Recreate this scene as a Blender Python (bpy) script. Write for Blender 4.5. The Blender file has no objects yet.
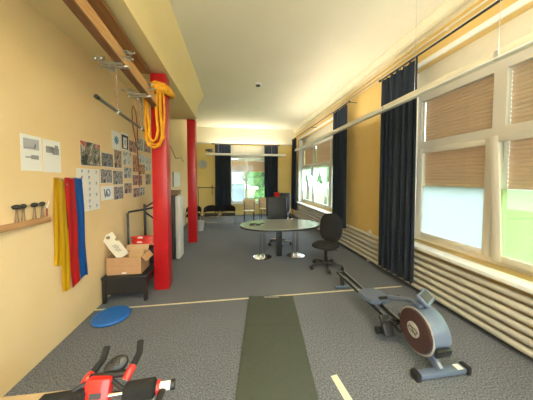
import bpy, bmesh, math, random
from mathutils import Vector, Matrix, Euler
R=random.Random(7); PI=math.pi
S=bpy.context.scene; COL=S.collection
# ------------------------------------------------------------------ materials
def nmat(name):
    m=bpy.data.materials.new(name); m.use_nodes=True
    return m,m.node_tree.nodes,m.node_tree.links,m.node_tree.nodes['Principled BSDF']
def mat(name,col,rough=.6,metal=0,noise=0,scale=20,bump=0,bscale=80,spec=.5,coat=0):
    m,N,L,b=nmat(name); c=(*col,1)
    b.inputs['Roughness'].default_value=rough; b.inputs['Metallic'].default_value=metal
    b.inputs['Specular IOR Level'].default_value=spec; b.inputs['Coat Weight'].default_value=coat
    b.inputs['Base Color'].default_value=c
    tc=N.new('ShaderNodeTexCoord')
    if noise:
        n=N.new('ShaderNodeTexNoise'); n.inputs['Scale'].default_value=scale; n.inputs['Detail'].default_value=4
        r=N.new('ShaderNodeValToRGB'); e=r.color_ramp.elements
        e[0].position=.3;e[1].position=.7
        e[0].color=(*[x*(1-noise) for x in col],1); e[1].color=(*[min(1,x*(1+noise)) for x in col],1)
        L.new(tc.outputs['Object'],n.inputs['Vector']); L.new(n.outputs['Fac'],r.inputs['Fac']); L.new(r.outputs['Color'],b.inputs['Base Color'])
    if bump:
        n=N.new('ShaderNodeTexNoise'); n.inputs['Scale'].default_value=bscale
        bp=N.new('ShaderNodeBump'); bp.inputs['Strength'].default_value=bump; bp.inputs['Distance'].default_value=.01
        L.new(tc.outputs['Object'],n.inputs['Vector']); L.new(n.outputs['Fac'],bp.inputs['Height']); L.new(bp.outputs['Normal'],b.inputs['Normal'])
    return m
def picmat(name,cols,scale=9,dist=1.5,vor=False):
    m,N,L,b=nmat(name); b.inputs['Roughness'].default_value=.35
    tc=N.new('ShaderNodeTexCoord')
    n=N.new('ShaderNodeTexVoronoi' if vor else 'ShaderNodeTexNoise'); n.inputs['Scale'].default_value=scale
    if not vor: n.inputs['Distortion'].default_value=dist; n.inputs['Detail'].default_value=5
    r=N.new('ShaderNodeValToRGB'); r.color_ramp.interpolation='CONSTANT' if vor else 'LINEAR'
    e=r.color_ramp.elements
    while len(e)<len(cols): e.new(.5)
    for i,c in enumerate(cols): e[i].position=(.40+.2*i/max(1,len(cols)-1)) if not vor else .8*i/len(cols); e[i].color=(*c,1)
    L.new(tc.outputs['Object'],n.inputs['Vector']); L.new(n.outputs['Distance' if vor else 'Fac'],r.inputs['Fac']); L.new(r.outputs['Color'],b.inputs['Base Color'])
    return m
def woodmat(name,c1,c2,axis=1,scale=6,rough=.5):
    m,N,L,b=nmat(name); b.inputs['Roughness'].default_value=rough
    tc=N.new('ShaderNodeTexCoord'); mp=N.new('ShaderNodeMapping'); s=[scale*6]*3; s[axis]=scale*.4; mp.inputs['Scale'].default_value=s
    n=N.new('ShaderNodeTexNoise'); n.inputs['Scale'].default_value=1; n.inputs['Detail'].default_value=6; n.inputs['Distortion'].default_value=.6
    r=N.new('ShaderNodeValToRGB'); e=r.color_ramp.elements; e[0].position=.35;e[1].position=.68; e[0].color=(*c1,1); e[1].color=(*c2,1)
    L.new(tc.outputs['Object'],mp.inputs['Vector']); L.new(mp.outputs['Vector'],n.inputs['Vector']); L.new(n.outputs['Fac'],r.inputs['Fac']); L.new(r.outputs['Color'],b.inputs['Base Color'])
    return m
def mixshader(name,cols,fac,gloss=0.04,rough=.05):
    # thin pane: transparent + translucent + glossy
    m=bpy.data.materials.new(name); m.use_nodes=True; N=m.node_tree.nodes; L=m.node_tree.links
    N.remove(N['Principled BSDF']); out=N['Material Output']
    t=N.new('ShaderNodeBsdfTransparent'); t.inputs[0].default_value=(*cols[0],1)
    d=N.new('ShaderNodeBsdfTranslucent'); d.inputs[0].default_value=(*cols[1],1)
    g=N.new('ShaderNodeBsdfGlossy'); g.inputs['Roughness'].default_value=rough
    m1=N.new('ShaderNodeMixShader'); m1.inputs[0].default_value=fac
    m2=N.new('ShaderNodeMixShader'); m2.inputs[0].default_value=gloss
    L.new(t.outputs[0],m1.inputs[1]);L.new(d.outputs[0],m1.inputs[2]);L.new(m1.outputs[0],m2.inputs[1]);L.new(g.outputs[0],m2.inputs[2]);L.new(m2.outputs[0],out.inputs[0])
    return m
M={}
def wallmat(name,lo,hi,spl=None):
    m,N,L,b=nmat(name); b.inputs['Roughness'].default_value=.8
    tc=N.new('ShaderNodeTexCoord'); n=N.new('ShaderNodeTexNoise'); n.inputs['Scale'].default_value=1.3; n.inputs['Detail'].default_value=5
    r=N.new('ShaderNodeValToRGB'); e=r.color_ramp.elements; e[0].position=.35;e[1].position=.7; e[0].color=(*lo,1); e[1].color=(*hi,1)
    n2=N.new('ShaderNodeTexNoise'); n2.inputs['Scale'].default_value=35; n2.inputs['Detail'].default_value=3
    bp=N.new('ShaderNodeBump'); bp.inputs['Strength'].default_value=.25; bp.inputs['Distance'].default_value=.01
    L.new(tc.outputs['Object'],n.inputs['Vector']); L.new(tc.outputs['Object'],n2.inputs['Vector'])
    L.new(n.outputs['Fac'],r.inputs['Fac']); L.new(r.outputs['Color'],b.inputs['Base Color']); L.new(n2.outputs['Fac'],bp.inputs['Height']); L.new(bp.outputs['Normal'],b.inputs['Normal'])
    return m
M['wall_l']=wallmat('wall_left_plaster',(.79,.585,.31),(.83,.64,.37))
M['wall_r']=wallmat('wall_ochre_plaster',(.72,.50,.17),(.78,.56,.21))
M['wall_f']=wallmat('wall_yellow_plaster',(.76,.60,.22),(.80,.64,.26))
M['ceil']=wallmat('ceiling_plaster',(.80,.75,.58),(.83,.78,.62))
M['soffit']=wallmat('soffit_plaster',(.80,.64,.32),(.82,.68,.38))
M['cornice']=mat('cornice_paint',(.78,.70,.50),.5,noise=.05,scale=4)
# carpet
m,N,L,b=nmat('carpet'); b.inputs['Roughness'].default_value=.95; b.inputs['Specular IOR Level'].default_value=.2
tc=N.new('ShaderNodeTexCoord'); n=N.new('ShaderNodeTexNoise'); n.inputs['Scale'].default_value=75; n.inputs['Detail'].default_value=4; n.inputs['Roughness'].default_value=.8
n3=N.new('ShaderNodeTexNoise'); n3.inputs['Scale'].default_value=1.2; n3.inputs['Detail'].default_value=3
mx=N.new('ShaderNodeMix'); mx.data_type='RGBA'; mx.blend_type='MULTIPLY'; mx.inputs[0].default_value=1
r=N.new('ShaderNodeValToRGB'); e=r.color_ramp.elements; e[0].position=.36;e[1].position=.64; e[0].color=(.048,.054,.068,1); e[1].color=(.29,.315,.37,1)
r3=N.new('ShaderNodeValToRGB'); e=r3.color_ramp.elements; e[0].position=.3;e[1].position=.7; e[0].color=(.86,.86,.86,1); e[1].color=(1,1,1,1)
L.new(tc.outputs['Object'],n.inputs['Vector']);L.new(tc.outputs['Object'],n3.inputs['Vector']);L.new(n.outputs['Fac'],r.inputs['Fac']);L.new(n3.outputs['Fac'],r3.inputs['Fac'])
L.new(r.outputs['Color'],mx.inputs[6]);L.new(r3.outputs['Color'],mx.inputs[7]);L.new(mx.outputs[2],b.inputs['Base Color'])
bp=N.new('ShaderNodeBump'); bp.inputs['Strength'].default_value=.5; bp.inputs['Distance'].default_value=.01
L.new(n.outputs['Fac'],bp.inputs['Height']);L.new(bp.outputs['Normal'],b.inputs['Normal'])
M['carpet']=m
M['red']=mat('red_gloss_paint',(.47,.008,.012),.35,noise=.06,scale=5)
M['white']=mat('white_paint',(.85,.85,.83),.35)
M['frame']=mat('window_frame_plastic',(.62,.59,.53),.3)
M['cream']=mat('cream_enamel',(.76,.71,.58),.35,noise=.04,scale=6)
M['radiator']=mat('radiator_enamel',(.54,.51,.43),.35,noise=.05,scale=6)
M['shutter']=None
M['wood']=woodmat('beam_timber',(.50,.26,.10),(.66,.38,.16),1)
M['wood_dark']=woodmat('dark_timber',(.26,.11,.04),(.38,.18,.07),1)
M['wood_shade']=woodmat('underside_shade_timber',(.13,.055,.022),(.21,.095,.04),1)  # darker copy of the beam timber, shade put into the colour
M['pine']=woodmat('shelf_pine',(.50,.26,.10),(.62,.36,.16),1)
M['ply']=woodmat('beech_plywood',(.60,.44,.24),(.72,.55,.32),0)
M['plank']=woodmat('pale_board',(.48,.34,.19),(.58,.43,.26),0,scale=3)
M['black']=mat('black_plastic',(.018,.018,.02),.4)
M['blackmetal']=mat('black_powder_coat',(.02,.019,.02),.35)
M['foam']=mat('black_foam',(.012,.012,.012),.95,bump=.4,bscale=150)
M['leather']=mat('black_leather',(.016,.018,.024),.5,bump=.2,bscale=60)
M['fabric']=mat('black_fabric',(.016,.015,.018),.95,noise=.4,scale=120)
M['chrome']=mat('chrome',(.7,.7,.72),.18,1)
M['steel']=mat('galvanised_steel',(.55,.55,.55),.35,1,noise=.2,scale=40)
M['darksteel']=mat('dark_steel_tube',(.22,.23,.22),.3,.8)
M['curtain']=mat('curtain_cloth',(.052,.066,.092),.9,noise=.25,scale=60,spec=.2)
M['mat']=mat('mat_rubber',(.062,.075,.062),.6,noise=.06,scale=30)
M['tape']=mat('masking_tape',(.72,.66,.46),.6,noise=.1,scale=8)
M['tapew']=mat('white_tape',(.78,.76,.62),.6,noise=.1,scale=8)
M['blue']=mat('blue_rubber',(.015,.14,.52),.4,bump=.4,bscale=90)
M['bandy']=mat('yellow_latex',(.88,.56,.01),.45)
M['bandr']=mat('red_latex',(.75,.02,.02),.45)
M['bandb']=mat('blue_latex',(.01,.16,.62),.45)
M['yellowcloth']=mat('yellow_cloth',(.84,.38,.015),.75,noise=.15,scale=14)
M['card']=mat('cardboard',(.50,.29,.15),.85,noise=.06,scale=12)
M['cardin']=mat('cardboard_inside',(.60,.40,.22),.85,noise=.05,scale=12)
M['paper']=mat('paper',(.82,.82,.80),.7)
M['creampaper']=mat('cream_foam_board',(.74,.68,.56),.7)
M['tabletop']=mat('grey_white_laminate',(.30,.32,.30),.14,noise=.03,scale=8)
M['slate']=mat('blue_grey_plastic',(.13,.17,.26),.3,coat=.3)
M['brownface']=mat('maroon_brown_plastic',(.075,.036,.036),.45,noise=.15,scale=30)
M['greyplastic']=mat('grey_plastic',(.45,.45,.44),.4)
M['redplastic']=mat('red_lacquer',(.68,.02,.015),.3,coat=.4)
M['redbrown']=mat('red_brown_cord',(.35,.09,.05),.7)
M['rope']=mat('brown_rope',(.36,.22,.14),.8)
M['brownbox']=mat('brown_box',(.26,.17,.10),.7)
M['gold']=mat('gold_print',(.8,.6,.2),.4)
M['dark']=mat('dark_ink',(.05,.05,.06),.6)
M['greyink']=mat('grey_ink',(.3,.3,.32),.6)
M['blueink']=mat('blue_ink',(.05,.13,.42),.6)
M['grass']=mat('lawn_grass',(.12,.22,.04),.9,noise=.35,scale=1.2)
M['paving']=mat('outdoor_paving',(.27,.32,.33),.8,noise=.1,scale=.6)
M['leaf']=mat('shrub_leaf',(.07,.20,.03),.8,noise=.5,scale=3)
M['bark']=mat('tree_bark',(.12,.09,.07),.9,noise=.3,scale=6)
M['render']=mat('house_render',(.26,.31,.40),.8)
M['roof']=mat('slate_roof',(.16,.19,.25),.7)
# shutter slat: slightly translucent plastic
m,N,L,b=nmat('shutter_slat'); b.inputs['Base Color'].default_value=(.62,.44,.32,1); b.inputs['Roughness'].default_value=.5
tl=N.new('ShaderNodeBsdfTranslucent'); tl.inputs[0].default_value=(.70,.48,.34,1); ms=N.new('ShaderNodeMixShader'); ms.inputs[0].default_value=.32
L.new(b.outputs[0],ms.inputs[1]);L.new(tl.outputs[0],ms.inputs[2]);L.new(ms.outputs[0],N['Material Output'].inputs[0]); M['shutter']=m
M['glass']=mixshader('clear_glass',[(.93,.98,.97),(1,1,1)],.02,.03)
M['film']=mixshader('frosted_film',[(.60,.62,.62),(.54,.54,.54)],.60,.02,.3)
M['film_green']=mixshader('thin_frosted_film',[(.80,.88,.58),(.40,.44,.34)],.26,.02,.3)
M['frost']=mixshader('frosted_glass',[(.90,.97,.98),(.80,.93,.97)],.72,.02,.3)
M['frost2']=mixshader('lightly_frosted_glass',[(.95,.98,.9),(.85,.95,.9)],.30,.02,.3)
M['sheer']=mixshader('sheer_net',[(1,1,1),(.85,.87,.9)],.45,.0,.5)
# ------------------------------------------------------------------ mesh builder
class MB:
    def __init__(s): s.b=bmesh.new(); s.mats=[]; s.cur=0
    def use(s,m):
        if m not in s.mats: s.mats.append(m)
        s.cur=s.mats.index(m); return s
    def _fin(s,geom_faces):
        for f in geom_faces: f.material_index=s.cur; f.smooth=True
    def box(s,c,d,rot=None,bev=0,seg=2):
        t=bmesh.new(); bmesh.ops.create_cube(t,size=1); bmesh.ops.scale(t,vec=Vector(d),verts=t.verts)
        if bev: bmesh.ops.bevel(t,geom=list(t.edges),offset=bev,segments=seg,affect='EDGES',profile=.5)
        m=Matrix.Translation(Vector(c))@(rot if isinstance(rot,Matrix) else (Euler(rot).to_matrix().to_4x4() if rot else Matrix()))
        bmesh.ops.transform(t,matrix=m,verts=t.verts); s._merge(t); return s
    def bb(s,lo,hi,bev=0):
        return s.box([(a+b)/2 for a,b in zip(lo,hi)],[b-a for a,b in zip(lo,hi)],bev=bev)
    def _merge(s,t):
        vm={v:s.b.verts.new(v.co) for v in t.verts}
        fs=[]
        for f in t.faces:
            try: fs.append(s.b.faces.new([vm[v] for v in f.verts]))
            except ValueError: pass
        s._fin(fs); t.free()
    def tube(s,pts,r,seg=10,closed=False,ry=None,cap=True):
        pts=[Vector(p) for p in pts]; n=len(pts); rr=r if isinstance(r,(list,tuple)) else [r]*n
        rings=[]; up=None
        for i,p in enumerate(pts):
            if closed: d=(pts[(i+1)%n]-pts[i-1])
            else: d=(pts[min(i+1,n-1)]-pts[max(i-1,0)])
            d.normalize()
            if up is None:
                up=Vector((0,0,1)) if abs(d.z)<.9 else Vector((1,0,0))
            u=(up-d*up.dot(d)); 
            if u.length<1e-4: u=d.orthogonal()
            u.normalize(); w=d.cross(u); up=u
            k=1 if ry is None else ry
            rings.append([s.b.verts.new(p+(u*math.cos(a)*k+w*math.sin(a))*rr[i]) for a in [2*PI*j/seg for j in range(seg)]])
        fs=[]
        for i in range(n if closed else n-1):
            A,B=rings[i],rings[(i+1)%n]
            for j in range(seg): fs.append(s.b.faces.new((A[j],A[(j+1)%seg],B[(j+1)%seg],B[j])))
        if not closed and cap:
            fs.append(s.b.faces.new(rings[0][::-1])); fs.append(s.b.faces.new(rings[-1]))
        s._fin(fs); return s
    def lathe(s,prof,c=(0,0,0),rot=None,seg=24):
        m=Matrix.Translation(Vector(c))@(Euler(rot).to_matrix().to_4x4() if rot else Matrix())
        rings=[]
        for (r,z) in prof:
            if r<1e-5: rings.append([s.b.verts.new(m@Vector((0,0,z)))])
            else: rings.append([s.b.verts.new(m@Vector((r*math.cos(2*PI*j/seg),r*math.sin(2*PI*j/seg),z))) for j in range(seg)])
        fs=[]
        for A,B in zip(rings,rings[1:]):
            for j in range(seg):
                k=(j+1)%seg
                if len(A)==1 and len(B)==1: continue
                if len(A)==1: fs.append(s.b.faces.new((A[0],B[k],B[j])))
                elif len(B)==1: fs.append(s.b.faces.new((A[j],A[k],B[0])))
                else: fs.append(s.b.faces.new((A[j],A[k],B[k],B[j])))
        for rg,fl in ((rings[0],True),(rings[-1],False)):
            if len(rg)>1: fs.append(s.b.faces.new(rg[::-1] if fl else rg))
        s._fin(fs); return s
    def cyl(s,a,b,r,seg=16): return s.tube([a,b],r,seg)
    def prism(s,poly,axis,lo,hi,bev=0):
        # poly: 2D points on the plane perpendicular to axis (0:X -> (y,z), 1:Y -> (x,z), 2:Z -> (x,y))
        def P(p,h):
            return Vector((h,p[0],p[1])) if axis==0 else Vector((p[0],h,p[1])) if axis==1 else Vector((p[0],p[1],h))
        t=bmesh.new(); A=[t.verts.new(P(p,lo)) for p in poly]; B=[t.verts.new(P(p,hi)) for p in poly]; n=len(poly)
        t.faces.new(A[::-1]); t.faces.new(B)
        for i in range(n): t.faces.new((A[i],A[(i+1)%n],B[(i+1)%n],B[i]))
        bmesh.ops.recalc_face_normals(t,faces=t.faces)
        if bev: bmesh.ops.bevel(t,geom=[e for e in t.edges if e.is_manifold and e.calc_face_angle(0)>.6],offset=bev,segments=2,affect='EDGES')
        s._merge(t); return s
    def ell(s,c,d,rot=None,seg=20,rings=12):
        t=bmesh.new(); bmesh.ops.create_uvsphere(t,u_segments=seg,v_segments=rings,radius=1)
        bmesh.ops.scale(t,vec=Vector(d),verts=t.verts)
        bmesh.ops.transform(t,matrix=Matrix.Translation(Vector(c))@(Euler(rot).to_matrix().to_4x4() if rot else Matrix()),verts=t.verts); s._merge(t); return s
    def grid(s,fn,nu,nv,thick=0):
        V=[[s.b.verts.new(fn(i/nu,j/nv)) for j in range(nv+1)] for i in range(nu+1)]; fs=[]
        for i in range(nu):
            for j in range(nv): fs.append(s.b.faces.new((V[i][j],V[i+1][j],V[i+1][j+1],V[i][j+1])))
        s._fin(fs)
        if thick:
            r=bmesh.ops.solidify(s.b,geom=fs,thickness=thick)
            s._fin([f for f in r['geom'] if isinstance(f,bmesh.types.BMFace)])
        return s
    def build(s,name,m=None,parent=None,local=False,recalc=True):
        if m is not None and not s.mats: s.mats=[m]
        if recalc: bmesh.ops.recalc_face_normals(s.b,faces=s.b.faces)
        me=bpy.data.meshes.new(name)
        o=bpy.data.objects.new(name,me); COL.objects.link(o)
        if parent is not None:
            o.parent=parent
            if not local:
                mw=Matrix(); p=parent
                while p is not None: mw=p.matrix_basis@mw; p=p.parent
                bmesh.ops.transform(s.b,matrix=mw.inverted(),verts=s.b.verts)
        else:
            vs=[v.co for v in s.b.verts]
            c=Vector(((min(v.x for v in vs)+max(v.x for v in vs))/2,(min(v.y for v in vs)+max(v.y for v in vs))/2,min(v.z for v in vs)))
            bmesh.ops.translate(s.b,vec=-c,verts=s.b.verts); o.location=c
        s.b.to_mesh(me); s.b.free()
        for x in s.mats: me.materials.append(x)
        try: me.set_sharp_from_angle(angle=math.radians(38))
        except Exception: pass
        return o
def thing(name,label,cat,loc=(0,0,0),rz=0,group=None):
    o=bpy.data.objects.new(name,None); COL.objects.link(o); o.location=loc; o.rotation_euler=(0,0,rz); o.empty_display_size=.1
    o.matrix_basis=Matrix.Translation(Vector(loc))@Matrix.Rotation(rz,4,'Z')
    o['label']=label;o['category']=cat
    if group:o['group']=group
    return o
def tag(o,label,cat,group=None):
    o['label']=label;o['category']=cat
    if group:o['group']=group
    return o
def struct(o): o['kind']='structure'; return o
def copy_tree(o,parent=None):
    c=o.copy(); COL.objects.link(c)
    if parent: c.parent=parent
    for ch in [x for x in bpy.data.objects if x.parent==o and x!=c]: copy_tree(ch,c)
    return c
# camera model (pinhole, for locating features measured in the picture)
F_=222.; HC=1.75; VX,HY=234.,179.; PIT=math.radians(2.3)
PPX=266.5; PPY=HY+F_*math.tan(PIT); YAW=math.atan((PPX-VX)/F_*math.cos(PIT))
# ------------------------------------------------------------------ room shell
XL,XR,YB,YF,ZC=-1.85,2.88,-3.0,10.9,4.05
struct(MB().bb((XL-.3,YB-.3,-.2),(XR+.35,YF+.35,0)).build('floor',M['carpet']))
struct(MB().bb((XL-.3,YB-.3,ZC),(XR+.35,YF+.35,ZC+.2)).build('ceiling',M['ceil']))
struct(MB().bb((XL-.3,YB-.3,0),(XL,YF+.35,ZC)).build('wall_left',M['wall_l']))
W1=(-.10,3.37,.74,3.50); W2=(5.85,9.72,.74,3.50); W3=(-2.7,-.5,.74,3.50)
def holed(mb,axis,a0,a1,lo,hi,holes,z1):
    # wall slab from a0..a1 along 'axis', thickness lo..hi on the other axis, holes (s,e,z0,z1)
    def b(s,e,z0,zz):
        if e-s<1e-4 or zz-z0<1e-4:return
        mb.bb((lo,s,z0),(hi,e,zz)) if axis==1 else mb.bb((s,lo,z0),(e,hi,zz))
    p=a0
    for (s,e,z0,zz) in sorted(holes):
        b(p,s,0,z1); b(s,e,0,z0); b(s,e,zz,z1); p=e
    b(p,a1,0,z1); return mb
struct(holed(MB(),1,YB-.3,YF+.35,XR,XR+.3,[W1,W2,W3],ZC).build('wall_right',M['wall_r']))
WF=(-.18,1.62,.58,3.36)
struct(holed(MB(),0,XL,XR,YF,YF+.3,[WF],ZC).build('wall_far',M['wall_f']))
WB=(-1.3,2.3,.6,3.3)
struct(holed(MB(),0,XL,XR,YB-.3,YB,[WB],ZC).build('wall_back',M['wall_f']))
# lowered soffit over the left aisle, beam at the far end
struct(MB().prism([(XL,3.36),(-1.0,3.40),(-.98,3.75),(-.81,ZC),(XL,ZC)],1,YB,6.42).build('trim_1',M['soffit']))
struct(MB().bb((XL,10.2,3.40),(XR,YF,ZC)).build('trim_2',M['ceil']))
# cornice on the right wall
struct(MB().prism([(XR,3.86),(2.86,3.86),(2.86,3.92),(2.80,3.93),(2.80,3.96),(2.72,4.03),(2.72,ZC),(XR,ZC)],1,YB,10.2).build('trim_3',M['cornice']))
# ------------------------------------------------------------------ windows
def slats(mb,axis,s,e,pos,z0,z1,inner):
    z=z0; st=.050
    while z<z1:
        zt=min(z+st,z1)
        pr=[(0,0),(.010,.006),(.013,.024),(.010,.042),(0,zt-z)]
        for (u,v) in []: pass
        if axis==1: mb.prism([(pos,z),(pos-.011,z+.012),(pos-.011,zt-.012),(pos,zt),(pos+.006,zt),(pos+.006,z)],1,s,e)
        else: mb.prism([(pos,z),(pos-.011,z+.012),(pos-.011,zt-.012),(pos,zt),(pos+.004,zt),(pos+.004,z)],0,s,e)
        z+=st
    return mb
def side_window(n,W,mulls,glasses,shz,tilt=None):
    s,e,z0,z1=W; x0,x1=3.06,3.13
    root=MB()
    # outer frame + mullions + transom
    root.bb((x0,s,z0),(x1,s+.08,z1)); root.bb((x0,e-.08,z0),(x1,e,z1)); root.bb((x0,s+.08,z0),(x1,e-.08,z0+.08)); root.bb((x0,s+.08,3.01),(x1,e-.08,3.19)); root.bb((x0,s+.08,2.22),(x1,e-.08,2.36))
    eds=[s+.08]+mulls+[e-.08]
    for q in mulls: root.bb((x0,q-.065,z0+.08),(x1,q+.065,2.22)); root.bb((x0,q-.065,2.36),(x1,q+.065,3.01))
    w=struct(root.build('window_%d'%n,M['frame']))
    # roller shutter housing, reveal lining, sill
    MB().bb((3.03,s,3.19),(3.18,e,z1)).build('shutter_box',M['cream'],w)
    MB().bb((2.868,s-.05,z1-.005),(2.90,e+.05,z1+.06)).build('lintel_trim',M['white'],w)
    MB().bb((2.70,s-.05,z0-.05),(3.06,e+.05,z0),bev=.008).build('window_sill',M['white'],w)
    MB().bb((2.885,s,z0),(3.06,s+.012,z1)).bb((2.885,e-.012,z0),(3.06,e,z1)).build('reveal',M['white'],w)
    eds=[s+.08]+[v for q in mulls for v in (q-.065,q+.065)]+[e-.08]
    for k in range(len(eds)//2):
        a,b=eds[2*k],eds[2*k+1]
        MB().bb((3.09,a,2.36),(3.096,b,3.01)).build('pane',M['glass'],w)
        # lower sash
        za,zb=z0+.08,2.22
        sash=MB(); t=.055
        tl=tilt is not None and k==tilt
        xs0,xs1=(3.045,3.10) if not tl else (3.00,3.055)
        sash.bb((xs0,a-.03,za-.02),(xs1,a+t,zb+.02),bev=.006).bb((xs0,b-t,za-.02),(xs1,b+.03,zb+.02),bev=.006).bb((xs0,a+t,za-.02),(xs1,b-t,za+t),bev=.006).bb((xs0,a+t,zb-t),(xs1,b-t,zb+.02),bev=.006)
        gl=MB().bb(((xs0+xs1)/2-.003,a+t,za+t),((xs0+xs1)/2+.003,b-t,zb-t))
        hd=MB().box((xs0-.008,a+.01 if tl or k==0 else b-.01,1.40),(.016,.03,.07),bev=.004).tube([(xs0-.01,(a if tl else b)+(.01 if tl else -.01),1.41),(xs0-.05,(a if tl else b)+(.01 if tl else -.01),1.41),(xs0-.055,(a if tl else b)+(.01 if tl else -.01),1.31)],.009)
        xm=(xs0+xs1)/2; film=MB().bb((xm-.0055,a+t,za+t),(xm-.0035,b-t,1.64))
        so=None
        if tl:
            rm=Matrix.Translation((xs1,0,za))@Matrix.Rotation(math.radians(-4.2),4,'Y')@Matrix.Translation((-xs1,0,-za))
            for q in (sash,gl,hd,film): bmesh.ops.transform(q.b,matrix=rm,verts=q.b.verts)
        so=sash.build('sash',M['frame'],w)
        gp=gl.build('pane',M['glass'],so)
        if glasses[k]: film.build('privacy_film',M[glasses[k]],gp)
        if k<2: hd.build('handle',M['greyplastic'],so)
        # shutter curtain outside, covering the upper part
        slats(MB(),1,a-.02,b+.02,3.165,shz[k],3.19,True).build('roller_shutter',M['shutter'],w)
    return w
side_window(1,W1,[1.02,2.20],['film_green','film_green','film'],[1.63,1.63,1.63],tilt=1)
side_window(2,W2,[6.75,8.30],[None]*3,[2.36,2.36,2.36])
side_window(3,W3,[-1.6],[None]*2,[3.1,3.1])
# far window
s,e,z0,z1=WF; y0,y1=11.0,11.07
fr=MB().bb((s,y0,z0),(s+.08,y1,z1)).bb((e-.08,y0,z0),(e,y1,z1)).bb((s+.08,y0,z0),(e-.08,y1,z0+.08)).bb((s+.08,y0,2.74),(e-.08,y1,2.84)).bb((.54,y0,z0+.08),(.66,y1,2.74))
fr.bb((s+.08,y0,2.62),(.54,y1,2.72)).bb((.66,y0,2.62),(e-.08,y1,2.72))
w=struct(fr.build('window_4',M['white']))
MB().bb((s-.04,10.80,z0-.05),(e+.04,y0,z0),bev=.008).build('window_sill',M['white'],w)
MB().bb((s+.08,10.96,2.84),(e-.08,11.06,z1)).build('shutter_box',M['cream'],w)
for a,b in ((s+.08,.54),(.66,e-.08)):
    MB().bb((a,11.03,z0+.08),(b,11.036,2.62)).build('pane',M['glass'],w)
    slats(MB(),0,a-.02,b+.02,11.13,2.10,2.72,True).build('roller_shutter',M['shutter'],w)
# added back window, unseen behind the camera, letting in fill light
s,e,z0,z1=WB
w=struct(MB().bb((s,-3.2,z0),(s+.08,-3.13,z1)).bb((e-.08,-3.2,z0),(e,-3.13,z1)).bb((s+.08,-3.2,z0),(e-.08,-3.13,z0+.08)).bb((s+.08,-3.2,z1-.08),(e-.08,-3.13,z1)).bb((.46,-3.2,z0+.08),(.54,-3.13,z1-.08)).build('window_5',M['white']))
MB().bb((s+.08,-3.17,z0+.08),(.46,-3.164,z1-.08)).build('pane',M['glass'],w); MB().bb((.54,-3.17,z0+.08),(e-.08,-3.164,z1-.08)).build('pane',M['glass'],w)
# ------------------------------------------------------------------ outdoors
o=struct(MB().bb((3.4,-30,-.9),(22,11,-.7)).build('ground_lawn',M['grass']))
o=struct(MB().bb((-30,11.3,-.9),(22,60,-.7)).build('ground_lawn',M['grass']))
o=struct(MB().bb((22,-60,-.9),(90,90,-.72)).build('ground_paving',M['paving']))
def tree(name,label,x,y,zr,zh,rad,seed,group=None):
    rr=random.Random(seed)
    t=thing(name,label,'tree',(x,y,-.7),0,group)
    MB().tube([(x,y,-.75),(x+.1,y,zr*.5),(x-.05,y+.1,zr)],[.16,.12,.09],8).build('trunk',M['bark'],t)
    mb=MB()
    for i in range(26):
        a=rr.uniform(0,6.28); q=rad*rr.uniform(0,.8); z=rr.uniform(zr,zh)
        mb.ell((x+q*math.cos(a),y+q*math.sin(a),z),[rad*rr.uniform(.22,.4)]*3,seg=7,rings=5)
    bmesh.ops.triangulate(mb.b,faces=mb.b.faces)
    for v in mb.b.verts: v.co+=Vector((rr.uniform(-.08,.08),rr.uniform(-.08,.08),rr.uniform(-.08,.08)))*rad
    mb.build('crown',M['leaf'],t)
tree('garden_tree','leafy green tree seen through the right pane of the far window',2.3,17.5,.2,4.5,2.0,3)
t=thing('house','pale house with dark roof seen through the left pane of the far window','building',(-1.5,22,-.7))
MB().bb((-5,19,-.7),(.9,25,1.35)).build('wall',M['render'],t)
MB().prism([(18.6,1.35),(25.4,1.35),(22,3.0)],0,-5.3,1.1).build('roof',M['roof'],t)
for i,(x,y,h) in enumerate(((7.5,17.5,1),(6.6,19.5,2),(12,24,3))):
    tree('garden_tree',['bare-trunked tree outside the second side window, nearest the glass','leafy tree outside the second side window, behind its net curtain','distant tree seen at the far end of the second side window'][i],x,y,1.8,4.5,1.2,10+i)
# ------------------------------------------------------------------ columns
for (y,zt,lab) in ((3.64,3.36,'red painted square column nearest the camera, beside the cardboard box'),(6.28,3.36,'red painted square column farther down the room, beyond the upright mats')):
    t=thing('column',lab,'column',(-1.14,y+.11,0))
    MB().box((-1.14,y+.11,1.68),(.22,.22,3.36),bev=.012).build('shaft',M['red'],t)
# ------------------------------------------------------------------ curtains
def curtain(x0,y0,x1,y1,z0,z1,amp,folds,label,group,seed,rings=6,gather=.0):
    # runs from (x0,y0) to (x1,y1)
    rr=random.Random(seed); d=Vector((x1-x0,y1-y0,0)); Ln=d.length; d.normalize(); nrm=Vector((-d.y,d.x,0))
    ph=rr.uniform(0,6)
    t=thing('curtain',label,'curtain',((x0+x1)/2,(y0+y1)/2,z0),0,group)
    def fn(u,v):
        z=z1+(z0-z1)*v; w=2*PI*folds*u+ph
        a=amp*(.6+.4*v)
        off=a*math.sin(w+.5*math.sin(2*PI*u*1.3+v))+a*.35*math.sin(2.3*w+1+v*2)
        pinch=1-gather*math.sin(PI*min(1,v*1.0))
        p=Vector((x0,y0,0))+d*(Ln*(.5+(u-.5)*pinch)+.012*math.sin(3*w))+nrm*off
        top=.025*abs(math.sin(w*.5)) if v==0 else 0
        return Vector((p.x,p.y,z+top))
    MB().grid(fn,folds*14,14,thick=.004).build('drape',M['curtain'],t,recalc=False)
    for k in range(rings):
        u=(k+.5)/rings; c=Vector((x0,y0,0))+d*(Ln*u)
        pts=[(c+nrm*.022*math.cos(a)+Vector((0,0,z1+.032+.022*math.sin(a)))) for a in [2*PI*j/12 for j in range(12)]]
        MB().tube(pts,.004,6,closed=True).build('curtain_ring',M['black'],t)
G='dark curtains along the right wall'
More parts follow.
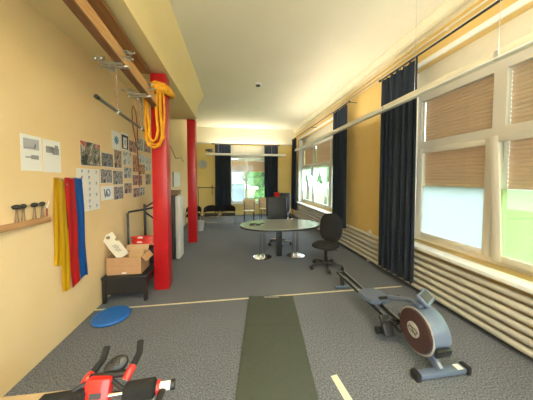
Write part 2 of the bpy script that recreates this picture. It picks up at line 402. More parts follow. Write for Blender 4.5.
curtain(2.66,2.93,2.66,3.70,.16,3.50,.042,6,'dark blue-grey curtain at the near side window, behind the rowing machine','side window curtains',1,7)
curtain(2.66,5.0,2.66,5.75,.55,3.50,.042,6,'dark blue-grey curtain behind the black swivel chair','side window curtains',2,7)
curtain(2.66,9.35,2.66,9.95,.4,3.50,.04,5,'dark blue-grey curtain at the far end of the right wall','side window curtains',3,5)
curtain(-.86,10.62,-.14,10.62,.25,3.33,.04,7,'wide dark curtain left of the far window','far window curtains',4,8)
curtain(1.46,10.62,2.12,10.62,.25,3.33,.04,6,'narrow dark curtain right of the far window','far window curtains',5,6)
def rod(a,b,label,brk):
    a=Vector(a);b=Vector(b)
    t=thing('curtain_rod',label,'curtain rod',(a+b)/2)
    MB().cyl(a,b,.014,10).build('pole',M['black'],t)
    for q in (a,b): MB().ell(q,(.025,.025,.025)).build('finial',M['black'],t)
    for p,q in brk: MB().cyl(p,q,.009,8).build('bracket',M['black'],t)
zr=3.50+.032
rod((2.66,-.6,zr+.014),(2.66,3.80,zr+.014),'black curtain rod above the near side window',[((2.66,y,zr+.014),(2.89,y,zr+.014)) for y in (.4,3.76)])
rod((2.66,4.9,zr+.014),(2.66,10.05,zr+.014),'black curtain rod above the farther side window',[((2.66,y,zr+.014),(2.89,y,zr+.014)) for y in (4.95,7.5,10.0)])
rod((-.98,10.62,3.376),(2.18,10.62,3.376),'black curtain rod above the far window',[((x,10.62,3.376),(x,10.62,3.402)) for x in (-.93,.4,2.1)])
# sheer net curtain draped in two swags at window 2
for i,(a,b,lab) in enumerate(((6.85,8.15,'white net curtain gathered to the side, nearer half of the second side window'),(8.35,9.5,'white net curtain gathered to the side, farther half of the second side window'))):
    def fn(u,v,a=a,b=b):
        y=a+(b-a)*u; hem=2.28-(.25+1.0*abs(u-.5)*2*.95)*1.0
        z=2.28+(hem-2.28)*v
        return Vector((2.99+.012*math.sin(u*70),y+.05*math.sin(v*3),z))
    t=thing('net_curtain',lab,'net curtain',(2.99,(a+b)/2,1.1))
    MB().grid(fn,90,10).build('drape',M['sheer'],t,recalc=False)
    MB().cyl((2.99,a-.03,2.28),(2.99,b+.03,2.28),.005,8).build('rod',M['white'],t)
    for yy in (a-.02,b+.02): MB().cyl((2.99,yy,2.28),(3.07,yy,2.28),.005,8).build('bracket',M['white'],t)
# ------------------------------------------------------------------ finned pipe radiator
t=thing('pipe_radiator','long pale horizontal pipe radiator running under the side windows','radiator',(2.78,5.3,0))
for k in range(6):
    z=.10+k*.098
    mb=MB().cyl((2.775,-.4,z),(2.775,10.1,z),.036,14)
    mb.build('pipe',M['radiator'],t)
for y in (-.35,1.4,4.3,5.9,7.6,9.9):
    MB().bb((2.80,y-.02,.0),(2.875,y+.02,.66)).build('bracket',M['cream'],t)
# apron board beneath the sills
# ------------------------------------------------------------------ pipes / conduits on right wall
for (x,z,r_,lab) in ((2.855,3.78,.012,'thin cream conduit high on the right wall, upper of two'),(2.855,3.70,.009,'thin cream conduit high on the right wall, lower of two')):
    t=thing('conduit',lab,'pipe',(x,4,z))
    MB().cyl((x,-2,z),(x,10.15,z),r_,10).build('pipe',M['cream'],t)
    mb=MB()
    for i in range(9): mb.box((x+.010,-1.5+i*1.4,z),(.028,.03,r_*2.4))
    mb.build('clip',M['white'],t)
# ------------------------------------------------------------------ hanging light rails
t=thing('light_rail','long white rail hanging on wires in front of the side windows','light rail',(2.3,4,2.8))
MB().bb((2.26,-1.5,2.80),(2.35,8.1,2.87),bev=.006).build('channel',M['cream'],t)
MB().bb((2.235,-1.5,2.785),(2.262,8.1,2.80)).build('lower_flange',M['white'],t)
for y in (.9,1.68,2.6,5.1,7.35):
    MB().tube([(2.305,y,2.87),(2.305,y,4.05)],.002,6).build('suspension_wire',M['greyplastic'],t)
    MB().bb((2.297,y-.015,2.868),(2.313,y+.015,2.885)).build('wire_clip',M['cream'],t)
for y in (1.66,3.15): MB().bb((2.252,y-.015,2.78),(2.262,y+.015,2.86)).build('joint_clip',M['greyplastic'],t)
t=thing('light_rail','white rail hanging across the room in front of the far window','light rail',(.6,10.3,2.8))
MB().bb((-1.25,10.27,2.82),(2.42,10.36,2.92),bev=.006).build('channel',M['white'],t)
for x in (-.7,.55,1.75): MB().tube([(x,10.315,2.92),(x,10.315,3.40)],.004,6).build('suspension_wire',M['greyplastic'],t)
# projector-like black device on the far rail
t=thing('spotlight','black spotlight sitting on the left end of the far rail','spotlight',(-1.12,10.315,2.92))
MB().box((-1.04,10.315,3.03),(.20,.16,.14),bev=.02).build('housing',M['black'],t)
MB().cyl((-1.14,10.315,3.04),(-1.26,10.315,3.05),.05,12).build('lens_barrel',M['black'],t)
MB().bb((-1.07,10.30,2.921),(-1.01,10.33,2.965)).build('bracket',M['greyplastic'],t)
# smoke detector
t=thing('smoke_detector','round white smoke detector with dark ring on the ceiling','smoke detector',(.59,5.45,4.05))
MB().lathe([(.0,0),(.085,0),(.085,-.02),(.07,-.03),(0,-.03)],(.59,5.45,4.05)).build('base',M['white'],t)
MB().lathe([(.055,-.028),(.06,-.045),(.05,-.055),(0,-.058)],(.59,5.45,4.05)).build('sensor',M['black'],t)
# wall clock
t=thing('wall_clock','round grey wall clock on the yellow far wall','clock',(-1.47,YF,2.46))
MB().lathe([(0,0),(.21,0),(.21,.02),(.19,.035),(.185,.02),(0,.02)],(-1.47,YF-.001,2.46),(PI/2,0,0),32).build('case',M['greyplastic'],t)
MB().box((-1.47,YF-.03,2.50),(.01,.006,.10)).box((-1.435,YF-.03,2.46),(.08,.006,.01)).build('hands',M['dark'],t)
# ------------------------------------------------------------------ floor markings
tag(MB().bb((-1.85,3.185,0),(2.70,3.215,.0015)).build('floor_tape',M['tape']),'long thin cream tape line running across the carpet','tape')
tag(MB().prism([(.84,1.80),(.90,1.81),(.97,1.0),(.90,1.0)],2,0,.0015).build('floor_tape',M['tapew']),'short pale tape strip on the carpet between exercise mat and rowing machine','tape')
# ------------------------------------------------------------------ exercise mat
A=math.radians(-7.8)
t=thing('exercise_mat','long dark grey-green exercise mat lying on the carpet','exercise mat',(.406,2.244,0),A)
MB().box((0,0,.0095),(.655,1.9,.016),bev=.004).build('pad',M['mat'],t,local=True)
mb=MB()
x=-.10
for wd in (.014,.02,.012,.02,.016,.01,.02,.014,.018,.012): mb.box((x+wd/2,.915,.0182),(wd,.014,.001)); x+=wd+.006
mb.build('printed_lettering',M['white'],t,local=True)
MB().box((0,.30,.0177),(.64,.003,.0004)).build('fold_line',M['black'],t,local=True)
# ------------------------------------------------------------------ blue balance cushion
t=thing('balance_cushion','round blue rubber balance cushion on the carpet by the left wall','balance cushion',(-1.54,2.99,0))
MB().lathe([(0,.004),(.17,.002),(.205,.012),(.212,.026),(.20,.042),(.17,.048),(.1,.052),(0,.054)],(-1.54,2.99,0),seg=40).build('disc',M['blue'],t)
mb=MB().lathe([(0,.048),(.165,.046),(.165,.0495),(.1,.0525),(0,.0545)],(-1.54,2.99,0),seg=40)
for q in range(1,5):
    n=q*7
    for k in range(n):
        a=2*PI*k/n; mb.ell((-1.54+q*.038*math.cos(a),2.99+q*.038*math.sin(a),.052-q*.0008),(.007,.007,.005),seg=6,rings=4)
mb.build('nubbed_top',M['blue'],t)
# ------------------------------------------------------------------ oval table
def oval(cx,cy,a,b,n=56,e=2.2):
    return [(cx+a*math.copysign(abs(math.cos(q))**(2/e),math.cos(q)),cy+b*math.copysign(abs(math.sin(q))**(2/e),math.sin(q))) for q in [2*PI*i/n for i in range(n)]]
t=thing('oval_table','oval table with pale grey top, dark edge and round chrome feet','table',(1.0,4.87,0))
MB().prism(oval(1.02,4.87,.89,.57),2,.722,.742).build('tabletop',M['tabletop'],t)
MB().prism(oval(1.02,4.87,.898,.578),2,.700,.728).build('edge_band',M['black'],t)
for x in (.62,1.38):
    l=MB()
    for dx in (-.045,.045): l.cyl((x+dx,4.87,.02),(x+dx,4.87,.70),.026,14)
    lg=l.build('leg',M['chrome'],t)
    MB().lathe([(0,0),(.205,0),(.205,.012),(.17,.022),(0,.026)],(x,4.87,0),seg=36).build('foot_plate',M['chrome'],lg)
MB().box((1.0,4.87,.36),(.12,.10,.68),bev=.01).build('cable_column',M['black'],t)
t=thing('eyeglasses','folded black eyeglasses lying on the oval table','eyeglasses',(.45,4.80,.742))
for dx in (-.07,.07):
    MB().tube([(.45+dx+.055*math.cos(q),4.80+.05*math.sin(q),.752) for q in [2*PI*i/14 for i in range(14)]],.008,6,closed=True).build('lens_rim',M['black'],t)
MB().tube([(.325,4.80,.752),(.34,4.92,.75),(.5,4.95,.75)],.008,6).build('temple',M['black'],t)
MB().tube([(.575,4.80,.752),(.57,4.92,.75),(.66,4.97,.75)],.008,6).build('temple',M['black'],t)
# ------------------------------------------------------------------ chairs
def star_base(t,r,z,m,hub,n=5,off=.3):
    for k in range(n):
        a=off+2*PI*k/n; c,s_=math.cos(a),math.sin(a)
        l=MB().tube([(0,0,z+.03),(.5*r*c,.5*r*s_,z+.015),(r*c,r*s_,z-.01)],[.028,.022,.016],8).build('base_arm',m,t,local=True)
        MB().cyl((r*c-.016*s_,r*s_+.016*c,.03),(r*c-.032*s_,r*s_+.032*c,.03),.03,14).cyl((r*c+.016*s_,r*s_-.016*c,.03),(r*c+.032*s_,r*s_-.032*c,.03),.03,14).cyl((r*c-.016*s_,r*s_+.016*c,.03),(r*c+.016*s_,r*s_-.016*c,.03),.010,8).cyl((r*c,r*s_,.03),(r*c,r*s_,z-.005),.009,8).build('caster',M['black'],l,local=True)
    MB().cyl((0,0,z),(0,0,hub),.028,16).cyl((0,0,z-.02),(0,0,z+.14),.038,16).build('gas_lift',m,t,local=True)
# swivel chair: local front is -Y
ang=math.atan2(-.68,-.73)+PI/2
t=thing('swivel_chair','black fabric swivel chair on five castors in front of the curtain','chair',(1.78,4.10,0),ang)
star_base(t,.31,.085,M['black'],.40)
def cushion(w,d,h,c,rot=None,dome=.02,e=3.2,n=40):
    mb=MB(); prof=[(.90,-.5),(.98,-.3),(1,0),(.98,.3),(.90,.5)]
    rings=[]
    m=Matrix.Translation(Vector(c))@(Euler(rot).to_matrix().to_4x4() if rot else Matrix())
    for k,z in prof:
        rings.append([mb.b.verts.new(m@Vector((x*k,y*k,z*h+(dome*(0) )))) for x,y in oval(0,0,w/2,d/2,n,e)])
    fs=[]
    for Aq,Bq in zip(rings,rings[1:]):
        for j in range(n): fs.append(mb.b.faces.new((Aq[j],Aq[(j+1)%n],Bq[(j+1)%n],Bq[j])))
    tc_=mb.b.verts.new(m@Vector((0,0,h*.5+dome))); bc=mb.b.verts.new(m@Vector((0,0,-h*.5-dome*.4)))
    mid=[mb.b.verts.new(m@Vector((x*.55,y*.55,h*.5+dome*.8))) for x,y in oval(0,0,w/2,d/2,n,e)]
    for j in range(n):
        fs.append(mb.b.faces.new((rings[-1][j],rings[-1][(j+1)%n],mid[(j+1)%n],mid[j]))); fs.append(mb.b.faces.new((mid[j],mid[(j+1)%n],tc_)))
        fs.append(mb.b.faces.new((rings[0][(j+1)%n],rings[0][j],bc)))
    mb._fin(fs); return mb
cushion(.48,.46,.07,(0,-.02,.455)).build('seat',M['fabric'],t,local=True)
MB().box((0,0,.405),(.2,.2,.035),bev=.01).build('mechanism',M['black'],t,local=True)
cushion(.47,.58,.07,(0,.235,.76),(PI/2-.10,0,0),e=2.7).build('backrest',M['fabric'],t,local=True)
MB().tube([(0,.05,.40),(0,.28,.40),(0,.31,.46),(0,.30,.70)],.02,8,ry=2).build('back_support',M['black'],t,local=True)
MB().tube([(.08,-.05,.40),(.27,-.05,.41)],.008,6).build('height_lever',M['black'],t,local=True)
# executive armchair
def exec_chair(t,m):
    star_base(t,.30,.09,M['chrome'],.42,off=.9)
    MB().box((0,-.02,.50),(.54,.52,.13),bev=.045,seg=3).build('seat',m,t,local=True)
    MB().box((0,.31,.90),(.60,.13,.70),(-.12,0,0),bev=.055,seg=4).build('backrest',m,t,local=True)
    for z in (.80,1.02): MB().box((0,.238+.12*(z-.9),z),(.50,.012,.008),(-.12,0,0)).build('seam',M['black'],t,local=True)
    for s_ in (-1,1):
        a=MB().tube([(s_*.27,.18,.50),(s_*.31,.20,.70),(s_*.31,-.12,.70),(s_*.29,-.16,.50)],.016,8).build('armrest_frame',M['chrome'],t,local=True)
        MB().box((s_*.31,.03,.72),(.06,.28,.035),bev=.014).build('arm_pad',m,a,local=True)
t=thing('executive_chair','large black padded executive chair behind the oval table','chair',(1.2,5.80,0),.05)
exec_chair(t,M['leather'])
t2=thing('executive_chair','second black padded chair farther back, mostly hidden by the large one','chair',(1.62,7.6,0),-.35)
exec_chair(t2,M['leather'])
# red jacket draped over the second chair
t=thing('red_cloth','red cloth draped over the back of the hidden rear chair','cloth',(1.45,7.85,1.0))
def fn(u,v):
    a=(v-.5)*2; y=7.99+.115*math.copysign(min(1,abs(a)*2.2),a); z=1.262-max(0,abs(a)-.45)*.40+.004*math.sin(u*19)
    return Vector((1.46+u*.16,y-.0+u*(-.05),z))
MB().grid(fn,16,16,thick=.006).build('drape',M['bandr'],t,recalc=False)
# tub chairs along far left
def tub(t):
    MB().box((0,-.02,.43),(.50,.46,.07),bev=.025).build('seat',M['fabric'],t,local=True)
    pts=[(.27*math.cos(a),.02+.25*math.sin(a),0) for a in [math.radians(q) for q in range(-10,191,10)]]
    mb=MB(); 
    def fnb(u,v):
        a=math.radians(-10+200*u); hh=.10+.14*math.sin(PI*u)
        return Vector((.27*math.cos(a),.02+.25*math.sin(a),.52+hh*v))
    mb.grid(fnb,24,4,thick=.03); mb.build('backrest',M['fabric'],t,local=True)
    for s_ in (-1,1):
        MB().tube([(s_*.26,-.24,.0),(s_*.26,-.24,.55),(s_*.27,.0,.57)],.011,8).build('leg',M['chrome'],t,local=True)
        MB().tube([(s_*.23,.24,.0),(s_*.23,.22,.55)],.011,8).build('leg',M['chrome'],t,local=True)
    MB().tube([(-.26,-.24,.40),(.26,-.24,.40)],.011,8).tube([(-.26,-.24,.20),(.26,-.24,.20)],.008,8).tube([(-.23,.22,.4),(.23,.22,.4)],.011,8).build('stretcher',M['chrome'],t,local=True)
spots=[(-1.47,8.4,.1),(-.84,8.35,.05),(-.22,8.35,0)]
labs=['black chair with chrome legs at the left end of the far row, beside the column','black chair with chrome legs in the middle of the far row of three','black chair with chrome legs at the right end of the far row']
t=thing('tub_chair',labs[0],'chair',(spots[0][0],spots[0][1],0),spots[0][2],'row of low black chairs by the far wall'); tub(t)
bpy.context.view_layer.update()
for i in (1,2):
    c=copy_tree(t); c.location=(spots[i][0],spots[i][1],0); c.rotation_euler=(0,0,spots[i][2]); c['label']=labs[i]
# grey tub in front
t=thing('storage_tub','light grey plastic tub on the floor before the far row of chairs','tub',(-1.17,7.75,0))
MB().lathe([(0,.0),(.12,0),(.16,.30),(.175,.30),(.175,.315),(.15,.315),(.115,.02),(0,.02)],(-1.17,7.75,0),seg=24).build('body',M['greyplastic'],t)
MB().tube([(-1.17+.17*math.cos(a),7.75-.17*abs(math.sin(a))*.2,.31-.06*math.sin(a)) for a in [PI*i/10 for i in range(11)]],.005,6).build('handle',M['white'],t)
# plywood-back chairs
def plychair(t):
    MB().box((0,.0,.455),(.44,.42,.018),bev=.008).build('seat',M['ply'],t,local=True)
    MB().box((0,.215,.74),(.50,.016,.44),(-.08,0,0),bev=.007).build('backrest',M['ply'],t,local=True)
    for s_ in (-1,1):
        MB().tube([(s_*.19,-.19,0),(s_*.19,-.18,.44)],.013,8).build('leg',M['blackmetal'],t,local=True)
        MB().tube([(s_*.19,.20,0),(s_*.19,.195,.44),(s_*.19,.24,.85)],.013,8).build('leg',M['blackmetal'],t,local=True)
    MB().tube([(-.19,-.18,.435),(.19,-.18,.435)],.010,8).tube([(-.19,.195,.435),(.19,.195,.435)],.010,8).build('seat_rail',M['blackmetal'],t,local=True)
t=thing('plywood_chair','beech plywood chair on black legs with its back towards the camera','chair',(.60,9.05,0),PI,'plywood chairs by the far window'); plychair(t)
bpy.context.view_layer.update()
c=copy_tree(t); c.location=(1.33,9.55,0); c.rotation_euler=(0,0,PI-.3); c['label']='second plywood chair, farther back and partly behind the executive chair'
# low dark table by the far window
t=thing('side_table','slim dark-topped high table in front of the far window','table',(.95,10.2,0))
MB().box((.95,10.20,.88),(.95,.36,.025),bev=.006).build('tabletop',M['black'],t)
for x in (.52,1.38):
    for y in (10.07,10.33): MB().tube([(x,y,0),(x,y,.87)],.012,8).build('leg',M['chrome'],t)
# garment rack / barre at far left
t=thing('garment_rack','dark free-standing garment rack in front of the yellow far wall','rack',(-1.15,10.5,0))
MB().tube([(-1.66,10.48,1.36),(-.66,10.48,1.34)],.016,8).build('rail',M['blackmetal'],t)
for x in (-1.62,-.86):
    p=MB().tube([(x,10.48,.03),(x,10.48,1.36)],.014,8).build('post',M['blackmetal'],t)
    MB().box((x,10.48,.015),(.05,.36,.03),bev=.008).build('foot',M['blackmetal'],p)
t=thing('clothes_hanger','small dark hanger with a red hook on the garment rack','hanger',(-1.0,10.45,1.3))
MB().tube([(-1.0,10.46,1.36),(-1.0,10.45,1.44)],.03,8).build('hook',M['redbrown'],t)
MB().tube([(-1.0,10.455,1.345),(-.99,10.43,1.02)],.012,6).build('strap',M['black'],t)
# black hook strip + notices at the right wall corner
t=thing('hook_strip','white strip with black hooks on the right wall near the far corner','hook rail',(2.87,10.45,1.3))
MB().bb((2.855,10.30,1.10),(2.88,10.48,2.35)).build('backboard',M['white'],t)
for k,z in enumerate((2.25,2.05,1.75,1.55,1.40)):
    MB().box((2.83,10.39,z),(.05,.07,.13-.01*k),bev=.012).build('hook',M['black'],t)
tag(MB().bb((2.874,10.12,1.0),(2.8799,10.30,1.35)).build('notice',mat('pink_red_paper',(.75,.22,.15),.7)),'pinkish red notice on the right wall by the far corner','notice')
# ------------------------------------------------------------------ left wall: rails and beams
t=thing('timber_beam','long timber beam of two boards running under the soffit to the front column','beam',(-1.2,1.0,3.15))
def skew(a0,a1,b0,b1,h):
    # a0,a1: start (left x, right x, y, z), b0..: end; h height
    mb=MB(); V=[mb.b.verts.new(p) for p in ((a0[0],a0[1],a0[2]),(a1,a0[1],a0[2]),(a1,a0[1],a0[2]+h),(a0[0],a0[1],a0[2]+h),(b0[0],b0[1],b0[2]),(b1,b0[1],b0[2]),(b1,b0[1],b0[2]+h),(b0[0],b0[1],b0[2]+h))]
    fs=[mb.b.faces.new([V[k] for k in q]) for q in ((0,1,2,3),(4,5,6,7),(0,1,5,4),(1,2,6,5),(2,3,7,6),(3,0,4,7))]
    mb._fin(fs); return mb
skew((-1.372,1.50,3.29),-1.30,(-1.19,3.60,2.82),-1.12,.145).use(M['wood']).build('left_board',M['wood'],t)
skew((-1.376,1.49,3.275),-1.296,(-1.194,3.605,2.805),-1.116,.022).build('underside_shade_strip',M['wood_shade'],t)  # thin dark strip painting the shade on the left board's underside
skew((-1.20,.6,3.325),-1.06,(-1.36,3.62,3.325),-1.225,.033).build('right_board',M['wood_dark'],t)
MB().bb((-1.36,1.5,3.33),(-1.16,1.7,3.36)).build('fixing_block',M['wood'],t)
# suspended bar
def rope_clamp(y,label):
    zc=3.33-(y-1.5)*.224-.035; t=thing('beam_clamp',label,'clamp',(-1.25,y,3.1),0,'steel clamps under the timber beam')
    rr=random.Random(int(y*100))
    xc=-1.34+(y-2.05)*.075
    MB().box((xc,y,zc-.012),(.26,.07,.022),bev=.005).box((xc-.02,y-.08,zc-.012),(.22,.03,.016)).build('plate',M['steel'],t)
    for k,(dx,dy,dz) in enumerate(((-.15,-.05,.04),(-.17,.04,.0),(-.10,-.09,.02),(.08,-.06,.05),(.11,.03,.1),(.14,-.02,.14),(.06,.08,.0),(-.20,-.02,.05),(-.06,.03,-.04))):
        c=Vector((xc+dx,y+dy,zc+dz)); a0=rr.uniform(0,PI)
        nx=Vector((math.cos(a0),math.sin(a0),.3)).normalized(); ny=nx.orthogonal().normalized()
        MB().tube([c+nx*.032*math.cos(q)+ny*.028*math.sin(q) for q in [2*PI*i/12 for i in range(12)]],.008,6,closed=True).build('shackle',M['steel'],t)
        MB().cyl(c-nx*.05,c+nx*.05,.007,8).ell(c+nx*.05,(.012,.012,.012),seg=8,rings=6).build('bolt',M['steel'],t)
    MB().box((xc+.075,y,zc+.06),(.012,.10,.16),bev=.003).box((xc+.10,y,zc+.15),(.07,.09,.012)).build('side_plate',M['steel'],t)
    return t
rope_clamp(2.75,'cluster of steel clamps and shackles on the timber beam, nearer one')
rope_clamp(3.30,'cluster of steel clamps and shackles on the timber beam, beside the column')
t=thing('hanging_bar','grey steel bar hung lengthwise on ropes beside the left wall','exercise bar',(-1.32,3.0,2.5))
MB().cyl((-1.30,2.38,2.54),(-1.30,3.50,2.457),.018,12).build('bar',M['darksteel'],t)
MB().cyl((-1.30,2.365,2.541),(-1.30,2.40,2.538),.021,12).build('end_cap',M['black'],t)
for y,zb,zt_ in ((2.75,2.512,3.03),(3.38,2.466,2.92)):
    r_=MB()
    for s_ in (-1,1):
        r_.tube([(-1.30+.012*s_*math.sin(k*1.3),y+.012*s_*math.cos(k*1.3)+.01,zb+(zt_-zb)*k/8) for k in range(9)],.0075,6)
    r_.build('rope',M['rope'],t)
    MB().tube([(-1.30+.024*math.cos(q),y+.01*math.sin(2*q),zb+.024*math.sin(q)) for q in [2*PI*i/14 for i in range(14)]],.010,6,closed=True).build('rope_loop',M['steel'],t)
MB().tube([(-1.30,3.52,2.46),(-1.28,3.46,2.62),(-1.30,3.42,2.9)],.007,6).build('brace_strap',M['rope'],t)
# brown cord over a nail on wall
t=thing('looped_rope','red-brown cord looped over a nail on the left wall above the photos','rope',(-1.83,4.0,2.4))
Yc=4.43
MB().tube([(-1.835,4.66,1.60),(-1.835,4.66,1.85),(-1.83,4.60,2.3),(-1.83,4.42,2.75),(-1.83,4.40,3.0),(-1.825,4.45,3.10),(-1.825,4.55,3.02),(-1.825,4.60,2.75),(-1.83,4.63,2.45)],.010,6).build('cord',M['redbrown'],t)
MB().cyl((-1.85,4.45,3.085),(-1.80,4.45,3.085),.008,8).build('nail',M['steel'],t)
t=thing('wall_cable','brown curving cable on the left wall between the two columns','cable',(-1.84,7.5,2.6))
MB().tube([(-1.84,6.4,2.78),(-1.84,6.75,2.78),(-1.84,7.1,2.62),(-1.84,7.5,2.40),(-1.84,8.2,2.50),(-1.84,8.6,2.38)],.012,6).build('cable',M['rope'],t)
# yellow cloth hanging over the beam at the column
t=thing('yellow_sash','bright yellow cloth sash tied round the front red column','cloth',(-1.14,3.58,2.2))
def loop(x0,x1,ztop,zbot,y,w,seed,flip=0):
    rr=random.Random(seed); pts=[]; n=26
    for i in range(n+1):
        q=i/n
        if q<.42: pts.append((x0+.012*math.sin(q*14+seed),y,ztop+(zbot+.12-ztop)*q/.42))
        elif q<.58:
            a=PI*(q-.42)/.16; pts.append(((x0+x1)/2-(x1-x0)/2*math.cos(a),y-.01,zbot+.12-.12*math.sin(a)))
        else: pts.append((x1+.012*math.sin(q*11+seed),y,zbot+.12+(ztop-zbot-.12)*(q-.58)/.42))
    return pts
MB().tube(loop(-1.285,-1.08,3.05,2.22,3.572,.04,1),.036,10,ry=.6).build('hanging_loop',M['yellowcloth'],t)
MB().tube(loop(-1.245,-1.125,3.05,2.31,3.545,.04,2),.028,10,ry=.7).build('hanging_loop',M['yellowcloth'],t)
MB().tube(loop(-1.315,-1.05,3.05,2.27,3.60,.04,5),.020,10,ry=.7).build('hanging_loop',M['yellowcloth'],t)
pth=[(-1.285,3.60,3.08),(-1.14,3.545,3.10),(-1.01,3.58,3.08),(-.98,3.70,3.08),(-.98,3.84,3.10),(-1.0,3.895,3.10),(-1.14,3.90,3.10),(-1.28,3.88,3.10),(-1.30,3.74,3.09)]
MB().tube(pth,[.045,.055,.055,.05,.045,.04,.04,.04,.04],10,closed=True).build('knotted_wrap',M['yellowcloth'],t)
MB().tube([(-1.27,3.57,3.13),(-1.14,3.53,3.17),(-1.02,3.55,3.15),(-.965,3.68,3.13),(-.97,3.80,3.10)],[.02,.03,.028,.025,.012],10).build('knotted_wrap',M['yellowcloth'],t)
# ------------------------------------------------------------------ shelf rail with pegs
t=thing('wall_shelf','narrow wooden shelf rail on the left wall, left of the stretch bands','shelf',(XL,1.6,1.3))
MB().bb((XL,.9,1.325),(XL+.035,2.50,1.38),bev=.004).build('board',M['pine'],t)
heads=[(2.165,.048,'at the left end of the shelf rail'),(2.225,.034,'second from the left on the shelf rail'),(2.335,.040,'third from the left on the shelf rail'),(2.42,.036,'fourth from the left on the shelf rail')]
pr=None
for i,(y,r_,lab) in enumerate(heads):
    t=thing('massage_knob','black round-headed knob tool with forked stems, '+lab,'hand tool',(XL+.018,y,1.38),0,'black knob tools on the wall shelf')
    MB().lathe([(0,-.018),(r_*.45,-.016),(r_*.68,-.002),(r_*.62,.010),(r_*.35,.020),(0,.023)],(XL+.022,y,1.51)).build('head',M['black'],t)
    for d_ in (-.016,.016): MB().tube([(XL+.018,y+d_*.9,1.38),(XL+.02,y+d_*.6,1.44),(XL+.022,y+d_*.3,1.497)],[.006,.004,.005],8).build('stem',M['brownbox'],t)
t=thing('wire_hook','small pale forked hook at the right end of the shelf rail','hook',(XL+.018,2.475,1.38))
MB().tube([(XL+.018,2.475,1.38),(XL+.018,2.475,1.46)],.007,8).build('stem',M['redbrown'],t)
MB().tube([(XL+.018,2.445,1.525),(XL+.018,2.475,1.46),(XL+.018,2.505,1.53)],.004,6).build('prongs',M['white'],t)
# ------------------------------------------------------------------ stretch bands
def band(y0,y1,z0,z1,m,label,x=-1.835,lean=.02,seed=0,nm='stretch_band',lower=None):
    t=thing(nm,label,'stretch band',(x,(y0+y1)/2,z0),0,'coloured stretch bands hanging on the left wall')
    def fn(u,v):
        z=z1+(z0-z1)*v
        return Vector((x+.004*math.sin(u*PI*3+v*4+seed)*(.3+v)+.006,y0+(y1-y0)*u*(1-.06*v)+lean*v+.006*math.sin(v*9+seed),z+ .015*math.sin(u*5+seed)*(v>.99)))
    MB().grid(fn,12,24,thick=.003).build('strip',m,t,recalc=False)
    MB().cyl((XL,(y0+y1)/2,z1-.01),(x+.035,(y0+y1)/2,z1-.01),.006,8).build('peg',M['steel'],t)
    return t
band(2.57,2.67,.84,1.765,M['bandy'],'short yellow stretch band, leftmost of the hanging bands',x=-1.842,seed=1,lean=-.02)
band(2.61,2.72,.53,1.75,M['bandy'],'longer yellow stretch band hanging between short yellow and red ones',x=-1.832,seed=2,lean=.03)
band(2.69,2.76,.98,1.70,M['black'],'black strap hanging half hidden between the yellow and red bands',x=-1.842,seed=3,lean=-.01)
band(2.70,2.85,.53,1.765,M['bandr'],'red stretch band hanging between the yellow and blue ones',x=-1.822,seed=4,lean=.05)
band(2.845,3.0,.55,1.765,M['bandb'],'blue stretch band, rightmost of the hanging bands',x=-1.835,seed=5,lean=.06)
# ------------------------------------------------------------------ photos and papers on the wall
def onwall(px,py):
    ca,sa,cp,sp=math.cos(YAW),math.sin(YAW),math.cos(PIT),math.sin(PIT)
    u=(px-PPX)/F_; v=-(py-PPY)/F_
    d=(sa*cp+u*ca+v*sa*sp, ca*cp-u*sa+v*ca*sp, -sp+v*cp)
    k=XL/d[0]; return k*d[1],HC+k*d[2]
def print_on_wall(px0,px1,ytl,ybl,ytr,ybr,m,label,cat='photo',name='photo_print',border=.006,extra=None,k=0):
    """px of left/right edges, y of its corners"""
    a=onwall(px0,ytl);b_=onwall(px0,ybl);c=onwall(px1,ytr);d=onwall(px1,ybr)
    y0=(a[0]+b_[0])/2; y1=(c[0]+d[0])/2; zt=(a[1]+c[1])/2; zb=(b_[1]+d[1])/2
    t=thing(name,label,cat,(XL,(y0+y1)/2,zb),0,'photos and sheets pinned to the left wall')
    x=XL+.0012+.0009*(k%3)
    MB().bb((x-.0012,y0,zb),(x,y1,zt)).build('sheet',M['paper'],t)
    if m: MB().bb((x,y0+border,zb+border),(x+.0008,y1-border,zt-border)).build('picture',m,t)
    if extra: extra(t,x,y0,y1,zb,zt)
    return t
P=lambda n,c,s=14,**k:picmat(n,c,s*.42,**k)
pA=P('photo_dark_action',[(.02,.025,.03),(.12,.15,.12),(.30,.28,.20),(.05,.05,.05),(.55,.55,.5),(.5,.06,.03)],11)
pB=P('photo_blue_group',[(.03,.04,.07),(.10,.13,.18),(.25,.26,.28),(.12,.08,.06)],22)
pG=P('photo_grey_scene',[(.05,.05,.06),(.28,.28,.30),(.55,.56,.58),(.18,.2,.26)],20)
pT=P('photo_warm_people',[(.05,.03,.03),(.30,.16,.10),(.50,.36,.24),(.10,.12,.2)],18)
pR=P('photo_red_people',[(.06,.03,.03),(.38,.08,.07),(.45,.36,.32),(.08,.08,.10)],20)
pM=P('photo_mauve_group',[(.04,.04,.05),(.22,.16,.20),(.46,.44,.44),(.10,.10,.08)],26)
pL=P('photo_light_room',[(.25,.30,.33),(.55,.60,.60),(.72,.74,.72),(.35,.28,.22)],16)
pO=P('photo_orange_hall',[(.20,.07,.03),(.45,.20,.09),(.60,.40,.22),(.12,.07,.05)],18)
def emblem(t,x,y0,y1,z0,z1):
    cy,cz=(y0+y1)/2,(z0+z1)/2; mb=MB()
    for k in range(8):
        a=k*PI/4; mb.box((x+.001,cy+.045*math.cos(a),cz+.045*math.sin(a)),(.001,.045,.028),(a,0,0))
    mb.box((x+.001,cy,cz),(.001,.05,.05)); mb.build('emblem',mat('teal_ink',(.12,.28,.42),.6),t)
